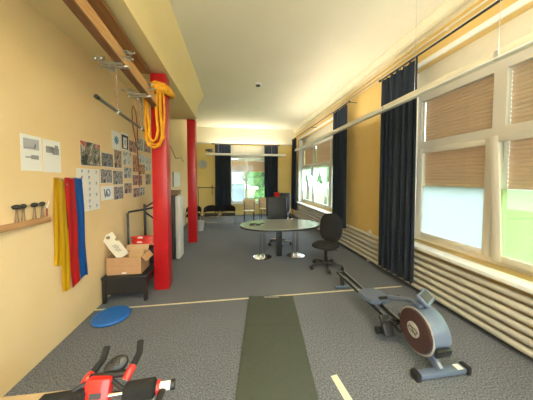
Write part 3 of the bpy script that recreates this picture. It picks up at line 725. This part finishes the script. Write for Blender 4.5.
def bw(t,x,y0,y1,z0,z1):
    mb=MB().use(M['dark']); w=y1-y0;h=z1-z0
    mb.bb((x,y0+.01,z0+.02),(x+.001,y0+.25*w,z1-.12*h)).bb((x,y1-.25*w,z0+.02),(x+.001,y1-.01,z1-.12*h)).bb((x,y0+.25*w,z0+.02),(x+.001,y1-.25*w,z0+.12*h)).bb((x,y0+.25*w,z1-.26*h),(x+.001,y1-.25*w,z1-.12*h))
    mb.bb((x,(y0+y1)/2-.012,z0+.3*h),(x+.001,(y0+y1)/2+.012,z0+.62*h)); mb.build('border_print',None,t)
def poster(t,x,y0,y1,z0,z1):
    rr=random.Random(3); w=y1-y0;h=z1-z0; mb=MB().use(M['paper']).bb((x,y0+.004,z0+.004),(x+.0004,y1-.004,z1-.004)).use(M['blueink']); md=mb
    for r_ in range(7):
        for c_ in range(3):
            yy=y0+w*(.18+.32*c_)+rr.uniform(-.01,.01); zz=z0+h*(.08+.14*r_); q=mb.use(M['blueink'] if rr.random()<.5 else M['dark'])
            if c_==2 and r_%2: continue
            q.box((x+.0006,yy,zz+.014),(.001,.010,.026)).box((x+.0006,yy+.018,zz+.010),(.001,.008,.034)).box((x+.0006,yy,zz-.012),(.001,.020,.006))
    mb.build('printed_figures',None,t)
def sketch1(t,x,y0,y1,z0,z1):
    w=y1-y0;h=z1-z0
    g=MB().bb((x,y0+.12*w,z0+.60*h),(x+.001,y0+.85*w,z1-.10*h)).build('sketch_upper',mat('light_grey_wash',(.45,.46,.50),.7),t)
    MB().tube([(x+.001,y0+.15*w,z0+.64*h),(x+.001,y0+.5*w,z0+.66*h),(x+.001,y0+.62*w,z0+.64*h),(x+.001,y0+.66*w,z0+.76*h)],.006,6,ry=.3).build('figure_line',M['dark'],t)
    MB().bb((x,y0+.45*w,z0+.33*h),(x+.001,y0+.82*w,z0+.45*h)).bb((x,y0+.2*w,z0+.36*h),(x+.001,y0+.45*w,z0+.40*h)).build('sketch_lower',M['greyink'],t)
def sketch2(t,x,y0,y1,z0,z1):
    w=y1-y0;h=z1-z0
    MB().bb((x,y0+.15*w,z0+.60*h),(x+.001,y0+.55*w,z0+.80*h)).bb((x,y0+.5*w,z0+.56*h),(x+.001,y0+.9*w,z0+.78*h)).bb((x,y0+.65*w,z0+.78*h),(x+.001,y0+.85*w,z0+.86*h)).build('sketch',M['greyink'],t)
def ring_logo(t,x,y0,y1,z0,z1):
    cy,cz=(y0+y1)/2,(z0+z1)/2
    MB().tube([(x+.001,cy+.02+.05*math.cos(q),cz+.05*math.sin(q)) for q in [2*PI*i/20 for i in range(20)]],.008,6,closed=True).build('ring_print',M['blueink'],t)
    MB().tube([(x+.001,cy-.08,cz+.06),(x+.001,cy-.06,cz-.06),(x+.001,cy-.03,cz+.03),(x+.001,cy+.02,cz-.03)],.007,6).build('scrawl_print',M['dark'],t)
print_on_wall(20.5,42,134,170,137,171.5,None,'white sheet with small grey sketches, leftmost on the wall',cat='paper',name='paper_sheet',extra=sketch1)
print_on_wall(43,60.5,139,171,142,173.5,None,'white sheet with one dark sketch near its top, right of the leftmost sheet',cat='paper',name='paper_sheet',extra=sketch2,k=1)
print_on_wall(80,100.3,139,164.5,145.5,167.5,pA,'largest photo, dark crowded scene above the white poster',border=.004)
print_on_wall(101,113,151.5,166,154.5,168,pB,'dark bluish photo right of the largest photo',border=.006,k=1)
print_on_wall(76.7,99.3,168.5,213,169,209,None,'tall white poster with small blue and black figures, behind the blue band',cat='poster',name='wall_poster',extra=poster,k=2)
print_on_wall(111.7,120.6,130,148.5,133,149.5,None,'white sheet with a teal star emblem at the top of the collage',cat='paper',name='paper_sheet',extra=emblem)
print_on_wall(121.3,128.3,132,150,134.5,150.5,None,'black-bordered sheet right of the teal emblem sheet',cat='paper',name='paper_sheet',extra=bw,k=1)
print_on_wall(128.8,136.2,139.5,152,142,153,pR,'reddish-brown photo right of the black-bordered sheet')
print_on_wall(137,143.2,137.5,150.5,139.5,151.5,pG,'grey photo in the top row, third from its right end' if False else 'grey photo in the top row just right of the red-brown cord',k=1)
print_on_wall(143.8,150.4,141,152.5,142.5,153,pR,'dark reddish photo at the right end of the top row',k=2)
print_on_wall(113.8,121.6,148.7,168,150.5,169,pT,'tall brownish photo of standing figures under the emblem sheet',border=.01)
print_on_wall(122.3,131.2,150.5,165,152.5,165.7,pL,'pale blue-grey photo under the black-bordered sheet',k=1)
print_on_wall(132.5,137.8,154.4,172,156,172.5,pO,'tall orange-brown photo in the second row, left of the cord',k=2)
print_on_wall(138.3,145,164,174.5,164.5,175,pO,'small orange-brown photo in the middle of the right half')
print_on_wall(145.3,150.4,156.5,171,158,171.4,pL,'pale upright photo in the second row beside the red column',k=1)
print_on_wall(138.3,145,154,163.3,155,163.6,pL,'pale blank-looking print above the small orange photo',k=2)
print_on_wall(100.3,112,168.7,182.5,169.5,184,pM,'mauve-brown group photo directly below the bluish photo')
print_on_wall(112.8,122.7,170.3,184.6,171,184.8,pM,'greyish group photo, second in the third row',k=1)
print_on_wall(123.4,131.3,166.8,178.2,167.8,178.8,pG,'grey photo in the third row under the pale blue-grey one',k=2)
print_on_wall(132.3,142.2,174.6,185.2,175.2,185.6,pR,'bright red people photo in the third row, crossed by the cord')
print_on_wall(145.3,150.5,173.5,184.5,174,185,pT,'brown photo in the third row beside the red column',k=1)
print_on_wall(100.7,112.8,185.8,200.5,185.8,199.5,None,'white sheet with a blue ring drawing in the bottom row',cat='paper',name='paper_sheet',extra=ring_logo,k=2)
print_on_wall(113.8,123.3,186,200,186.4,199,pM,'bottom row photo with a pale lower edge, right of the ring drawing')
print_on_wall(124,131.8,182.7,193.8,183,193.4,pT,'dim brown photo in the bottom row, fourth from the red column' if False else 'dim brown photo hanging between the third and bottom rows',k=1)
print_on_wall(133,139.7,187.5,197.6,187.8,197,pR,'lowest right photo of the collage, above the black frame stand',k=2)
print_on_wall(140,144.6,181.5 if False else 187,196,187,195.6,pG,'narrow grey print at the lower right end of the collage')
print_on_wall(172.5,180,172,186.5,172.5,186.5,None,'small white board with a dark left edge on the wall between the columns',cat='board',name='white_board',extra=lambda t,x,y0,y1,z0,z1:MB().bb((x,y0,z0),(x+.012,y0+.08,z1)).build('edge_frame',M['dark'],t))
# ------------------------------------------------------------------ low black table, box and contents
t=thing('low_table','low black table against the left wall under the cardboard box','table',(-1.54,3.70,0))
MB().bb((-1.84,3.33,.335),(-1.24,4.06,.375),bev=.006).build('tabletop',M['blackmetal'],t)
MB().bb((-1.81,3.35,.12),(-1.27,3.37,.335)).build('front_panel',M['blackmetal'],t)
MB().bb((-1.81,4.02,.16),(-1.27,4.04,.335)).bb((-1.28,3.37,.22),(-1.265,4.02,.335)).build('apron',M['blackmetal'],t)
for x in (-1.81,-1.27):
    for y in (3.36,4.03): MB().bb((x-.022,y-.02,0),(x+.022,y+.02,.34)).build('leg',M['blackmetal'],t)
t=thing('cardboard_box','open brown cardboard box standing on the low black table','box',(-1.56,3.58,.376))
bx0,bx1,by0,by1,bz0,bz1=-1.80,-1.34,3.40,3.72,.376,.625
MB().bb((bx0,by0,bz0),(bx1,by0+.006,bz1)).bb((bx0,by1-.006,bz0),(bx1,by1,bz1)).bb((bx0,by0,bz0),(bx0+.006,by1,bz1)).bb((bx1-.006,by0,bz0),(bx1,by1,bz1)).bb((bx0,by0,bz0),(bx1,by1,bz0+.006)).build('body',M['card'],t)
MB().box((bx1+.035,(by0+by1)/2,bz1-.035),(.10,by1-by0-.02,.005),(0,.9,0)).build('flap',M['cardin'],t)
MB().box(((bx0+bx1)/2+.05,by1+.02,bz1+.04),(bx1-bx0-.13,.10,.005),(1.1,0,0)).build('flap',M['cardin'],t)
MB().bb((-1.60,by0-.001,.39),(-1.54,by0,.41)).build('label_sticker',M['white'],t)
MB().bb((bx0+.01,by0-.001,.50),(bx1-.12,by0,.503)).build('crease',mat('crease_brown',(.30,.16,.08),.9),t)
t=thing('foam_board','cream printed board with a cut hole leaning out of the cardboard box','board',(-1.70,3.55,.6))
def PQ(px,py,Y):
    ca,sa,cp,sp=math.cos(YAW),math.sin(YAW),math.cos(PIT),math.sin(PIT)
    u=(px-PPX)/F_; v=-(py-PPY)/F_
    d=(sa*cp+u*ca+v*sa*sp, ca*cp-u*sa+v*ca*sp, -sp+v*cp); k=Y/d[1]; return Vector((k*d[0],Y,HC+k*d[2]))
C0,C1,C2,C3=PQ(100.5,238,3.45),PQ(113,233.5,3.57),PQ(130,250,3.52),PQ(118,260,3.415)
ex=(C3-C0).normalized(); ey=(C1-C0)-ex*(C1-C0).dot(ex); ey.normalize(); ez=ex.cross(ey)
Rm=Matrix.Translation(C0)@Matrix((ex,ey,ez)).transposed().to_4x4()
Lx=(C3-C0).length; Ly=(C1-C0).length
def boardp(mb): bmesh.ops.transform(mb.b,matrix=Rm,verts=mb.b.verts); return mb
boardp(MB().prism([(0,0),(Lx,0),(Lx,Ly),(.16,Ly),(.15,Ly-.035),(.11,Ly-.035),(.10,Ly),(0,Ly)],2,-.007,.007)).build('panel',M['creampaper'],t)
zs=.0075 if ez.y<0 else -.0075
mb=MB()
for k,(x,y) in enumerate(((.50,.45),(.58,.5),(.66,.45),(.74,.52))):
    x*=Lx;y*=Ly; mb.tube([(x-.012,y-.03,zs),(x-.006,y+.03,zs),(x+.010,y-.02,zs),(x+.012,y+.03,zs)],.0035,5)
boardp(mb).build('scribbled_lettering',M['dark'],t)
boardp(MB().tube([(.05,Ly*.45,zs*.9),(.05,Ly*.45,zs*1.1)],.026,14)).build('round_hole',M['brownbox'],t)
t=thing('cardboard_sheet','tan cardboard sheet sticking up from the open box','cardboard',(-1.42,3.6,.6))
MB().box((-1.47,3.57,.60),(.20,.24,.006),(.5,-.12,.2)).build('sheet',M['cardin'],t)
t=thing('crate','black crate on the low table behind the cardboard box','crate',(-1.5,3.94,.375))
MB().bb((-1.76,3.82,.376),(-1.28,4.04,.62),bev=.008).build('body',M['black'],t)
MB().bb((-1.77,3.81,.61),(-1.27,4.05,.635)).build('rim',M['black'],t)
t=thing('rope_coil','coiled red rope with pale stripes piled behind the cardboard box','rope',(-1.48,3.93,.64))
pts=[]
for i in range(90):
    a=i*.42; pts.append((-1.48+.19*math.cos(a)*(1+.08*math.sin(i)),3.93+.07*math.sin(a),.652+.0016*i))
MB().tube(pts,.016,7).build('coil',M['redplastic'],t)
mb=MB()
for i in range(4,88,9):
    mb.tube([pts[i],pts[i+1]],.0175,7)
mb.build('pale_stripes',M['paper'],t)
t=thing('frame_stand','black tubular frame stand behind the box against the left wall','stand',(-1.6,4.2,0))
MB().tube([(-1.81,4.10,.02),(-1.81,4.10,1.15),(-1.80,4.12,1.18),(-1.57,4.22,1.21),(-1.42,4.26,1.24)],.018,8).build('rear_frame',M['blackmetal'],t)
MB().tube([(-1.58,4.22,.02),(-1.58,4.22,1.30)],.022,8).build('upright',M['blackmetal'],t)
MB().tube([(-1.58,4.22,1.24),(-1.47,4.32,1.32),(-1.38,4.5,1.34)],.015,8).tube([(-1.58,4.22,1.16),(-1.46,4.32,1.02),(-1.36,4.5,.98)],.015,8).build('handle',M['blackmetal'],t)
MB().tube([(-1.58,4.22,.10),(-1.38,4.55,.10),(-1.38,4.55,.03)],.02,8).tube([(-1.81,4.10,.10),(-1.58,4.22,.10)],.016,8).build('base_bar',M['blackmetal'],t)
# upright mats and brown box between columns
tag(MB().box((-1.345,5.18,.70),(.15,.36,1.40),bev=.02).build('upright_mat',mat('dark_vinyl',(.035,.037,.045),.5)),'tall black mat standing on edge between the columns','mat')
tag(MB().box((-1.215,5.18,.69),(.10,.36,1.38),bev=.03,seg=3).build('upright_mat',mat('white_vinyl',(.66,.64,.62),.45)),'tall whitish mat standing on edge beside the black mat','mat')
t=thing('shoe_box','brown box lying on top of the upright mats','box',(-1.35,5.3,1.40))
MB().bb((-1.46,5.02,1.402),(-1.22,5.34,1.47)).build('body',M['brownbox'],t)
MB().bb((-1.47,5.01,1.47),(-1.21,5.35,1.50)).build('lid',M['brownbox'],t)
# ------------------------------------------------------------------ rowing machine
t=thing('rowing_machine','dark rowing machine with brown flywheel disc and blue-grey seat','rowing machine',(1.72,2.4,0))
# rear foot
MB().cyl((1.58,3.28,.03),(1.84,3.28,.03),.026,12).build('rear_foot',M['slate'],t)
MB().tube([(1.71,3.28,.04),(1.71,3.30,.14),(1.71,3.34,.25)],.022,8,ry=1.4).build('rear_post',M['blackmetal'],t)
MB().tube([(1.71,3.36,.25),(1.70,3.40,.32),(1.66,3.46,.34),(1.58,3.52,.30)],.018,8).build('rear_handle',M['blackmetal'],t)
for s_ in (-1,1):
    MB().tube([(1.71+s_*.05,3.36,.225),(1.72+s_*.05,1.98,.20)],.016,8,ry=1.5).build('rail',M['blackmetal'],t)
    MB().tube([(1.71+s_*.052,3.30,.249),(1.72+s_*.052,2.05,.225)],.006,6).build('rail_strip',M['chrome'],t)
for y in (3.28,2.62,2.12): MB().box((1.715,y,.222),(.10,.03,.02)).build('rail_bridge',M['blackmetal'],t)
# seat
st=MB().prism([(1.56,2.48),(1.60,2.36),(1.70,2.33),(1.72,2.37),(1.74,2.33),(1.84,2.36),(1.89,2.48),(1.88,2.60),(1.82,2.67),(1.62,2.67),(1.57,2.60)],2,.265,.305,bev=.012).build('seat',M['slate'],t)
MB().bb((1.65,2.42,.225),(1.80,2.58,.265)).build('seat_carriage',M['black'],st)
for s_ in (-1,1):
    for y in (2.44,2.56): MB().cyl((1.72+s_*.07,y,.25),(1.72+s_*.10,y,.25),.02,10).build('roller',M['black'],st)
# flywheel
FY,FZ,FR=1.83,.315,.197
MB().cyl((1.70,FY,FZ),(1.865,FY,FZ),FR,40).build('flywheel_drum',M['slate'],t)
MB().tube([(1.705,FY+FR*math.cos(a),FZ+FR*math.sin(a)) for a in [2*PI*i/40 for i in range(40)]],.009,8,closed=True).build('flywheel_rim',M['greyplastic'],t)
f=MB().cyl((1.685,FY,FZ),(1.705,FY,FZ),FR-.012,40).build('flywheel_face',M['brownface'],t)
h=MB().cyl((1.680,FY+.01,FZ),(1.686,FY+.01,FZ),.07,30).build('hub_badge',M['greyplastic'],f)
MB().tube([(1.678,FY+.01+.055*math.cos(a),FZ+.02*math.sin(a)) for a in [2*PI*i/18 for i in range(18)]],.004,6,closed=True).tube([(1.678,FY-.03,FZ-.04),(1.678,FY+.05,FZ+.04)],.004,6).build('badge_mark',M['dark'],h)
MB().tube([(1.785,FY+.205*math.cos(a),FZ+.215*math.sin(a)) for a in [math.radians(q) for q in range(55,190,9)]],.085,8,ry=.12).build('flywheel_cowl',M['slate'],t)
MB().box((1.78,FY-FR-.012,FZ-.07),(.15,.035,.08),(0.25,0,0),bev=.012).build('front_bumper',M['black'],t)
# front foot & leg
MB().tube([(1.78,FY-.03,FZ-.15),(1.80,1.66,.06)],.03,8,ry=1.5).build('front_leg',M['slate'],t)
ff=MB().box((1.81,1.66,.04),(.46,.07,.05),bev=.014).build('front_foot',M['slate'],t)
for s_ in (-1,1): MB().box((1.81+s_*.25,1.66,.04),(.05,.085,.075),bev=.014).build('end_cap',M['black'],ff)
MB().bb((1.95,1.63,.0645),(2.01,1.69,.0655)).build('foot_sticker',M['white'],ff)
MB().tube([(1.72,2.02,.23),(1.74,1.95,.22),(1.78,1.80,.20)],.03,8).build('frame_neck',M['blackmetal'],t)
# console + arm
MB().tube([(1.76,1.80,.55),(1.76,1.80,.61)],.022,8).build('console_stem',M['black'],t)
cs=MB().box((1.77,1.80,.64),(.18,.12,.035),(.75,-.1,.5),bev=.01).build('console',M['slate'],t)
MB().box((1.765,1.788,.657),(.13,.08,.012),(.75,-.1,.5)).build('display',M['dark'],cs)
MB().box((1.76,1.84,.565),(.12,.10,.04),bev=.012).build('console_mount',M['slate'],t)
MB().tube([(1.75,1.84,.58),(1.74,2.04,.50),(1.73,2.24,.41)],[.024,.022,.026],8).build('pull_arm',M['slate'],t)
MB().cyl((1.62,2.25,.405),(1.86,2.25,.405),.016,10).build('pull_handle',M['black'],t)
# pedals
for s_ in (-1,1):
    p=MB().box((1.72+s_*.12,2.10,.19),(.11,.05,.20),(-.55,0,0),bev=.012).build('pedal',M['black'],t)
    MB().tube([(1.72+s_*.12+.06*math.cos(a),2.06-.02*math.sin(a),.24+.055*math.sin(a)) for a in [PI*i/8 for i in range(9)]],.010,6).build('pedal_strap',M['black'],p)
    MB().cyl((1.72+s_*.12,2.16,.10),(1.72+s_*.19,2.16,.10),.038,12).build('heel_cup',M['black'],p)
MB().cyl((1.56,2.12,.18),(1.90,2.12,.18),.012,10).build('pedal_axle',M['blackmetal'],t)
# ------------------------------------------------------------------ exercise machine, lower left
t=thing('exercise_machine','red and black exercise machine with foam rollers and upright handlebars','exercise machine',(-.62,1.0,0))
Yq=1.04
def PX(px,py,Y):
    ca,sa,cp,sp=math.cos(YAW),math.sin(YAW),math.cos(PIT),math.sin(PIT)
    u=(px-PPX)/F_; v=-(py-PPY)/F_
    d=(sa*cp+u*ca+v*sa*sp, ca*cp-u*sa+v*ca*sp, -sp+v*cp); k=Y/d[1]; return Vector((k*d[0],Y,HC+k*d[2]))
for s_,(g0,g1,j) in enumerate((((107,347),(92,374),(88,378)),((140.5,341),(133,366),(130,371)))):
    a=PX(*g0,Yq+.10); b_=PX(*g1,Yq+.02); mid=PX(g0[0]-(4 if s_==0 else 1),(g0[1]+g1[1])/2-1,Yq+.06); jj=PX(*j,Yq)
    hb=MB().tube([a,mid,b_,jj],.012,10).build('handlebar',M['blackmetal'],t)
    MB().tube([a,mid,b_+(mid-b_)*.15],.0145,10).build('grip',M['foam'],hb)
    MB().tube([b_+(jj-b_)*.1,jj,jj+Vector((-.01,-.02,-.02))],.017,10).build('clamp',M['redplastic'],hb)
MB().tube([PX(90,377.5,Yq),PX(129,372.5,Yq)],.014,10).build('cross_bar',M['blackmetal'],t)
cc=PX(116,365.5,Yq+.03)
cs=MB().ell(cc,(.052,.036,.016),(.95,-.35,.35)).build('console',M['black'],t)
mb=MB()
for i in range(3):
    for j in range(3): mb.ell(cc+Vector((-.02+.018*i,-.012+.003*j,.008+.010*j-.0)),(.005,.004,.003),seg=6,rings=4)
mb.build('buttons',M['blackmetal'],cs)
MB().tube([cc+Vector((-.005,.0,-.01)),PX(110,375,Yq)],.009,8).build('console_stem',M['black'],t)
# foam rollers on an axle
a=PX(38,407,Yq-.06); b_=PX(157,387,Yq-.02); d=(b_-a)
def on(k): return a+d*k
MB().cyl(on(-.02),on(1.0),.012,10).build('roller_axle',M['chrome'],t)
MB().tube([on(0.0),on(.02),on(.36),on(.38)],[.028,.038,.038,.028],20).build('foam_roller',M['foam'],t)
MB().tube([on(.70),on(.72),on(.97),on(.99)],[.028,.038,.038,.028],20).build('foam_roller',M['foam'],t)
MB().cyl(on(1.0),on(1.03),.027,14).build('roller_collar',M['redplastic'],t)
MB().cyl(on(1.03),on(1.14),.018,14).build('peg',M['white'],t)
MB().tube([on(1.13),on(1.17)],.021,14).build('peg_cap',M['black'],t)
# red central body
dirv=Vector((-.04,-.13,-.45)).normalized(); c0=PX(101.5,378,Yq-.01)
side=(PX(112,378,Yq)-PX(91,379,Yq)).normalized(); nrm=side.cross(dirv).normalized()
rotm=Matrix((side,dirv,nrm)).transposed().to_4x4()
bd=MB().box(c0+dirv*.22,(.100,.46,.06),rotm,bev=.014).build('body_cover',M['redplastic'],t)
sgn=1 if nrm.y<0 else -1
fc=c0+nrm*sgn*.0315
rl=Matrix((side,dirv,nrm)).transposed().to_4x4()
MB().box(fc+dirv*.050,(.045,.022,.002),rl,bev=.0008).build('oval_emblem',M['dark'],bd)
gl=fc+dirv*.115
MB().tube([gl+side*.018*math.cos(q)+dirv*.02*math.sin(q) for q in [math.radians(w_) for w_ in range(40,330,24)]]+[gl+side*.004],.004,6).build('gold_letter',M['gold'],bd)
for s_ in (-1,1):
    MB().tube([c0+side*s_*.03,c0+side*(s_*.09)+Vector((0,-.03,-.02)),on(.30 if s_<0 else .75)],.009,8).build('link_rod',M['black'],t)
c1=c0+dirv*.44
MB().tube([c1,Vector((c1.x,.80,.08))],.03,10).build('post',M['blackmetal'],t)
MB().cyl((-.95,.80,.035),(-.35,.80,.035),.03,12).cyl((-.62,.80,.05),(-.62,1.25,.035),.025,12).cyl((-.85,1.25,.035),(-.40,1.25,.035),.03,12).build('base',M['blackmetal'],t)
p0=PX(162,390,Yq-.04); p1=PX(157,404,Yq-.10)
MB().tube([p0,p1,Vector((-.42,.83,.30)),Vector((-.45,.80,.06))],.016,8,ry=.5).build('strap_bar',M['black'],t)
# ------------------------------------------------------------------ plank bench lower left
t=thing('wooden_bench','low pale wooden bench by the left wall behind the exercise machine','bench',(-1.4,1.2,0))
def PZ(px,py,z):
    ca,sa,cp,sp=math.cos(YAW),math.sin(YAW),math.cos(PIT),math.sin(PIT)
    u=(px-PPX)/F_; v=-(py-PPY)/F_
    d=(sa*cp+u*ca+v*sa*sp, ca*cp-u*sa+v*ca*sp, -sp+v*cp); k=(z-HC)/d[2]; return Vector((k*d[0],k*d[1],z))
q0=PZ(0,396.5,.42); q1=PZ(80,388,.42); dd=(q1-q0).normalized(); q0=q0-dd*.10; pp=Vector((dd.y,-dd.x,0))
MB().prism([(q0.x,q0.y),(q1.x,q1.y),(q1.x+pp.x*.32,q1.y+pp.y*.32),(q0.x+pp.x*.32,q0.y+pp.y*.32)],2,.39,.42,bev=.005).build('board',M['plank'],t)
for q in (q0+dd*.12,q1-dd*.10):
    e_=q+pp*.16; MB().box((e_.x,e_.y,.195),(.03,.26,.39),(0,0,math.atan2(dd.y,dd.x))).build('leg',M['plank'],t)
# ------------------------------------------------------------------ light
w=bpy.data.worlds.new('sky'); S.world=w; w.use_nodes=True; N=w.node_tree.nodes; L=w.node_tree.links
bg=N['Background']; tc=N.new('ShaderNodeTexCoord'); sx=N.new('ShaderNodeSeparateXYZ'); cr=N.new('ShaderNodeValToRGB')
cr.color_ramp.elements[0].position=.0; cr.color_ramp.elements[0].color=(.93,.97,1,1); cr.color_ramp.elements[1].position=.7; cr.color_ramp.elements[1].color=(.78,.90,1,1)
L.new(tc.outputs['Generated'],sx.inputs[0]); L.new(sx.outputs['Z'],cr.inputs['Fac']); L.new(cr.outputs['Color'],bg.inputs['Color']); bg.inputs['Strength'].default_value=4.4
def portal(loc,rot,sx_,sy_):
    l=bpy.data.lights.new('window_portal','AREA'); l.shape='RECTANGLE'; l.size=sx_; l.size_y=sy_; l.cycles.is_portal=True
    o=bpy.data.objects.new('window_portal',l); COL.objects.link(o); o.location=loc; o.rotation_euler=rot
portal((3.24,(W1[0]+W1[1])/2,1.2),(0,PI/2,0),1.0,3.5)
portal((3.24,(W2[0]+W2[1])/2,1.6),(0,PI/2,0),1.6,3.9)
portal((3.24,(W3[0]+W3[1])/2,2.0),(0,PI/2,0),2.6,2.2)
portal((.72,11.24,1.4),(-PI/2,0,0),1.8,1.7)
portal((.5,-3.35,1.95),(PI/2,0,0),3.6,2.7)
# added ceiling fill lamps, unseen behind the camera
def lamp(x,y,z,e,sx_,sy_,col,label):
    t=thing('ceiling_fill_lamp',label,'lamp',(x,y,z))
    MB().bb((x-sx_/2-.03,y-sy_/2-.03,z+.02),(x+sx_/2+.03,y+sy_/2+.03,ZC)).build('housing',M['white'],t)
    l=bpy.data.lights.new('lamp_fill','AREA'); l.shape='RECTANGLE'; l.size=sx_; l.size_y=sy_; l.energy=e; l.color=col
    o=bpy.data.objects.new('lamp_fill',l); COL.objects.link(o); o.location=(0,0,.01); o.parent=t
LE=18; UE=78
lamp(.6,-1.65,3.95,LE,1.5,.5,(1,.93,.80),'added unseen ceiling fill lamp at the rear of the room')
lamp(.6,-.2,3.95,LE,1.5,.5,(1,.93,.80),'added ceiling fill lamp above the exercise area, out of the picture')
# added pendant fill lights, unseen behind the camera, brightening the ceiling
for (x,y) in ((.5,-2.3),(.5,-1.0)):
    t=thing('fill_uplighter','added unseen white pendant uplighter '+('at the rear of the room' if y<-1 else 'just behind the viewpoint'),'lamp',(x,y,2.9))
    MB().lathe([(0,0),(.30,.06),(.32,.10),(.29,.09),(0,.03)],(x,y,2.86)).build('bowl',M['white'],t)
    MB().cyl((x,y,2.9),(x,y,4.05),.008,8).build('stem',M['white'],t)
    l=bpy.data.lights.new('bowl_fill','AREA'); l.shape='DISK'; l.size=.5; l.energy=UE; l.color=(1,.90,.70)
    o=bpy.data.objects.new('bowl_fill',l); COL.objects.link(o); o.location=(0,0,.08); o.rotation_euler=(PI,0,0); o.parent=t
# added fill lights by the hanging rails, shining up at the ceiling
def upfill(loc,sx_,sy_,e):
    l=bpy.data.lights.new('rail_fill_light','AREA'); l.shape='RECTANGLE'; l.size=sx_; l.size_y=sy_; l.energy=e; l.color=(1,.92,.76)
    o=bpy.data.objects.new('rail_fill_light',l); COL.objects.link(o); o.location=loc; o.rotation_euler=(PI,0,0)
upfill((2.305,1.2,2.885),.06,4.6,9)
upfill((2.305,5.8,2.885),.06,4.4,19)
upfill((.6,10.0,2.93),3.2,.05,26)
# ------------------------------------------------------------------ camera
cam=bpy.data.cameras.new('camera'); co=bpy.data.objects.new('camera',cam); COL.objects.link(co); S.camera=co
cam.sensor_fit='HORIZONTAL'; cam.sensor_width=36; cam.lens=F_/533*36
cam.shift_x=0; cam.shift_y=(PPY-200)/533*(1)   # principal point above the frame centre
co.location=(0,0,HC); co.rotation_euler=(PI/2-PIT,0,-YAW); cam.clip_start=.05
cam.shift_y=-(200-PPY)/533
S.view_settings.view_transform='Standard'; S.view_settings.look='None'; S.view_settings.gamma=1; S.view_settings.use_curve_mapping=False
S.view_settings.exposure=.9
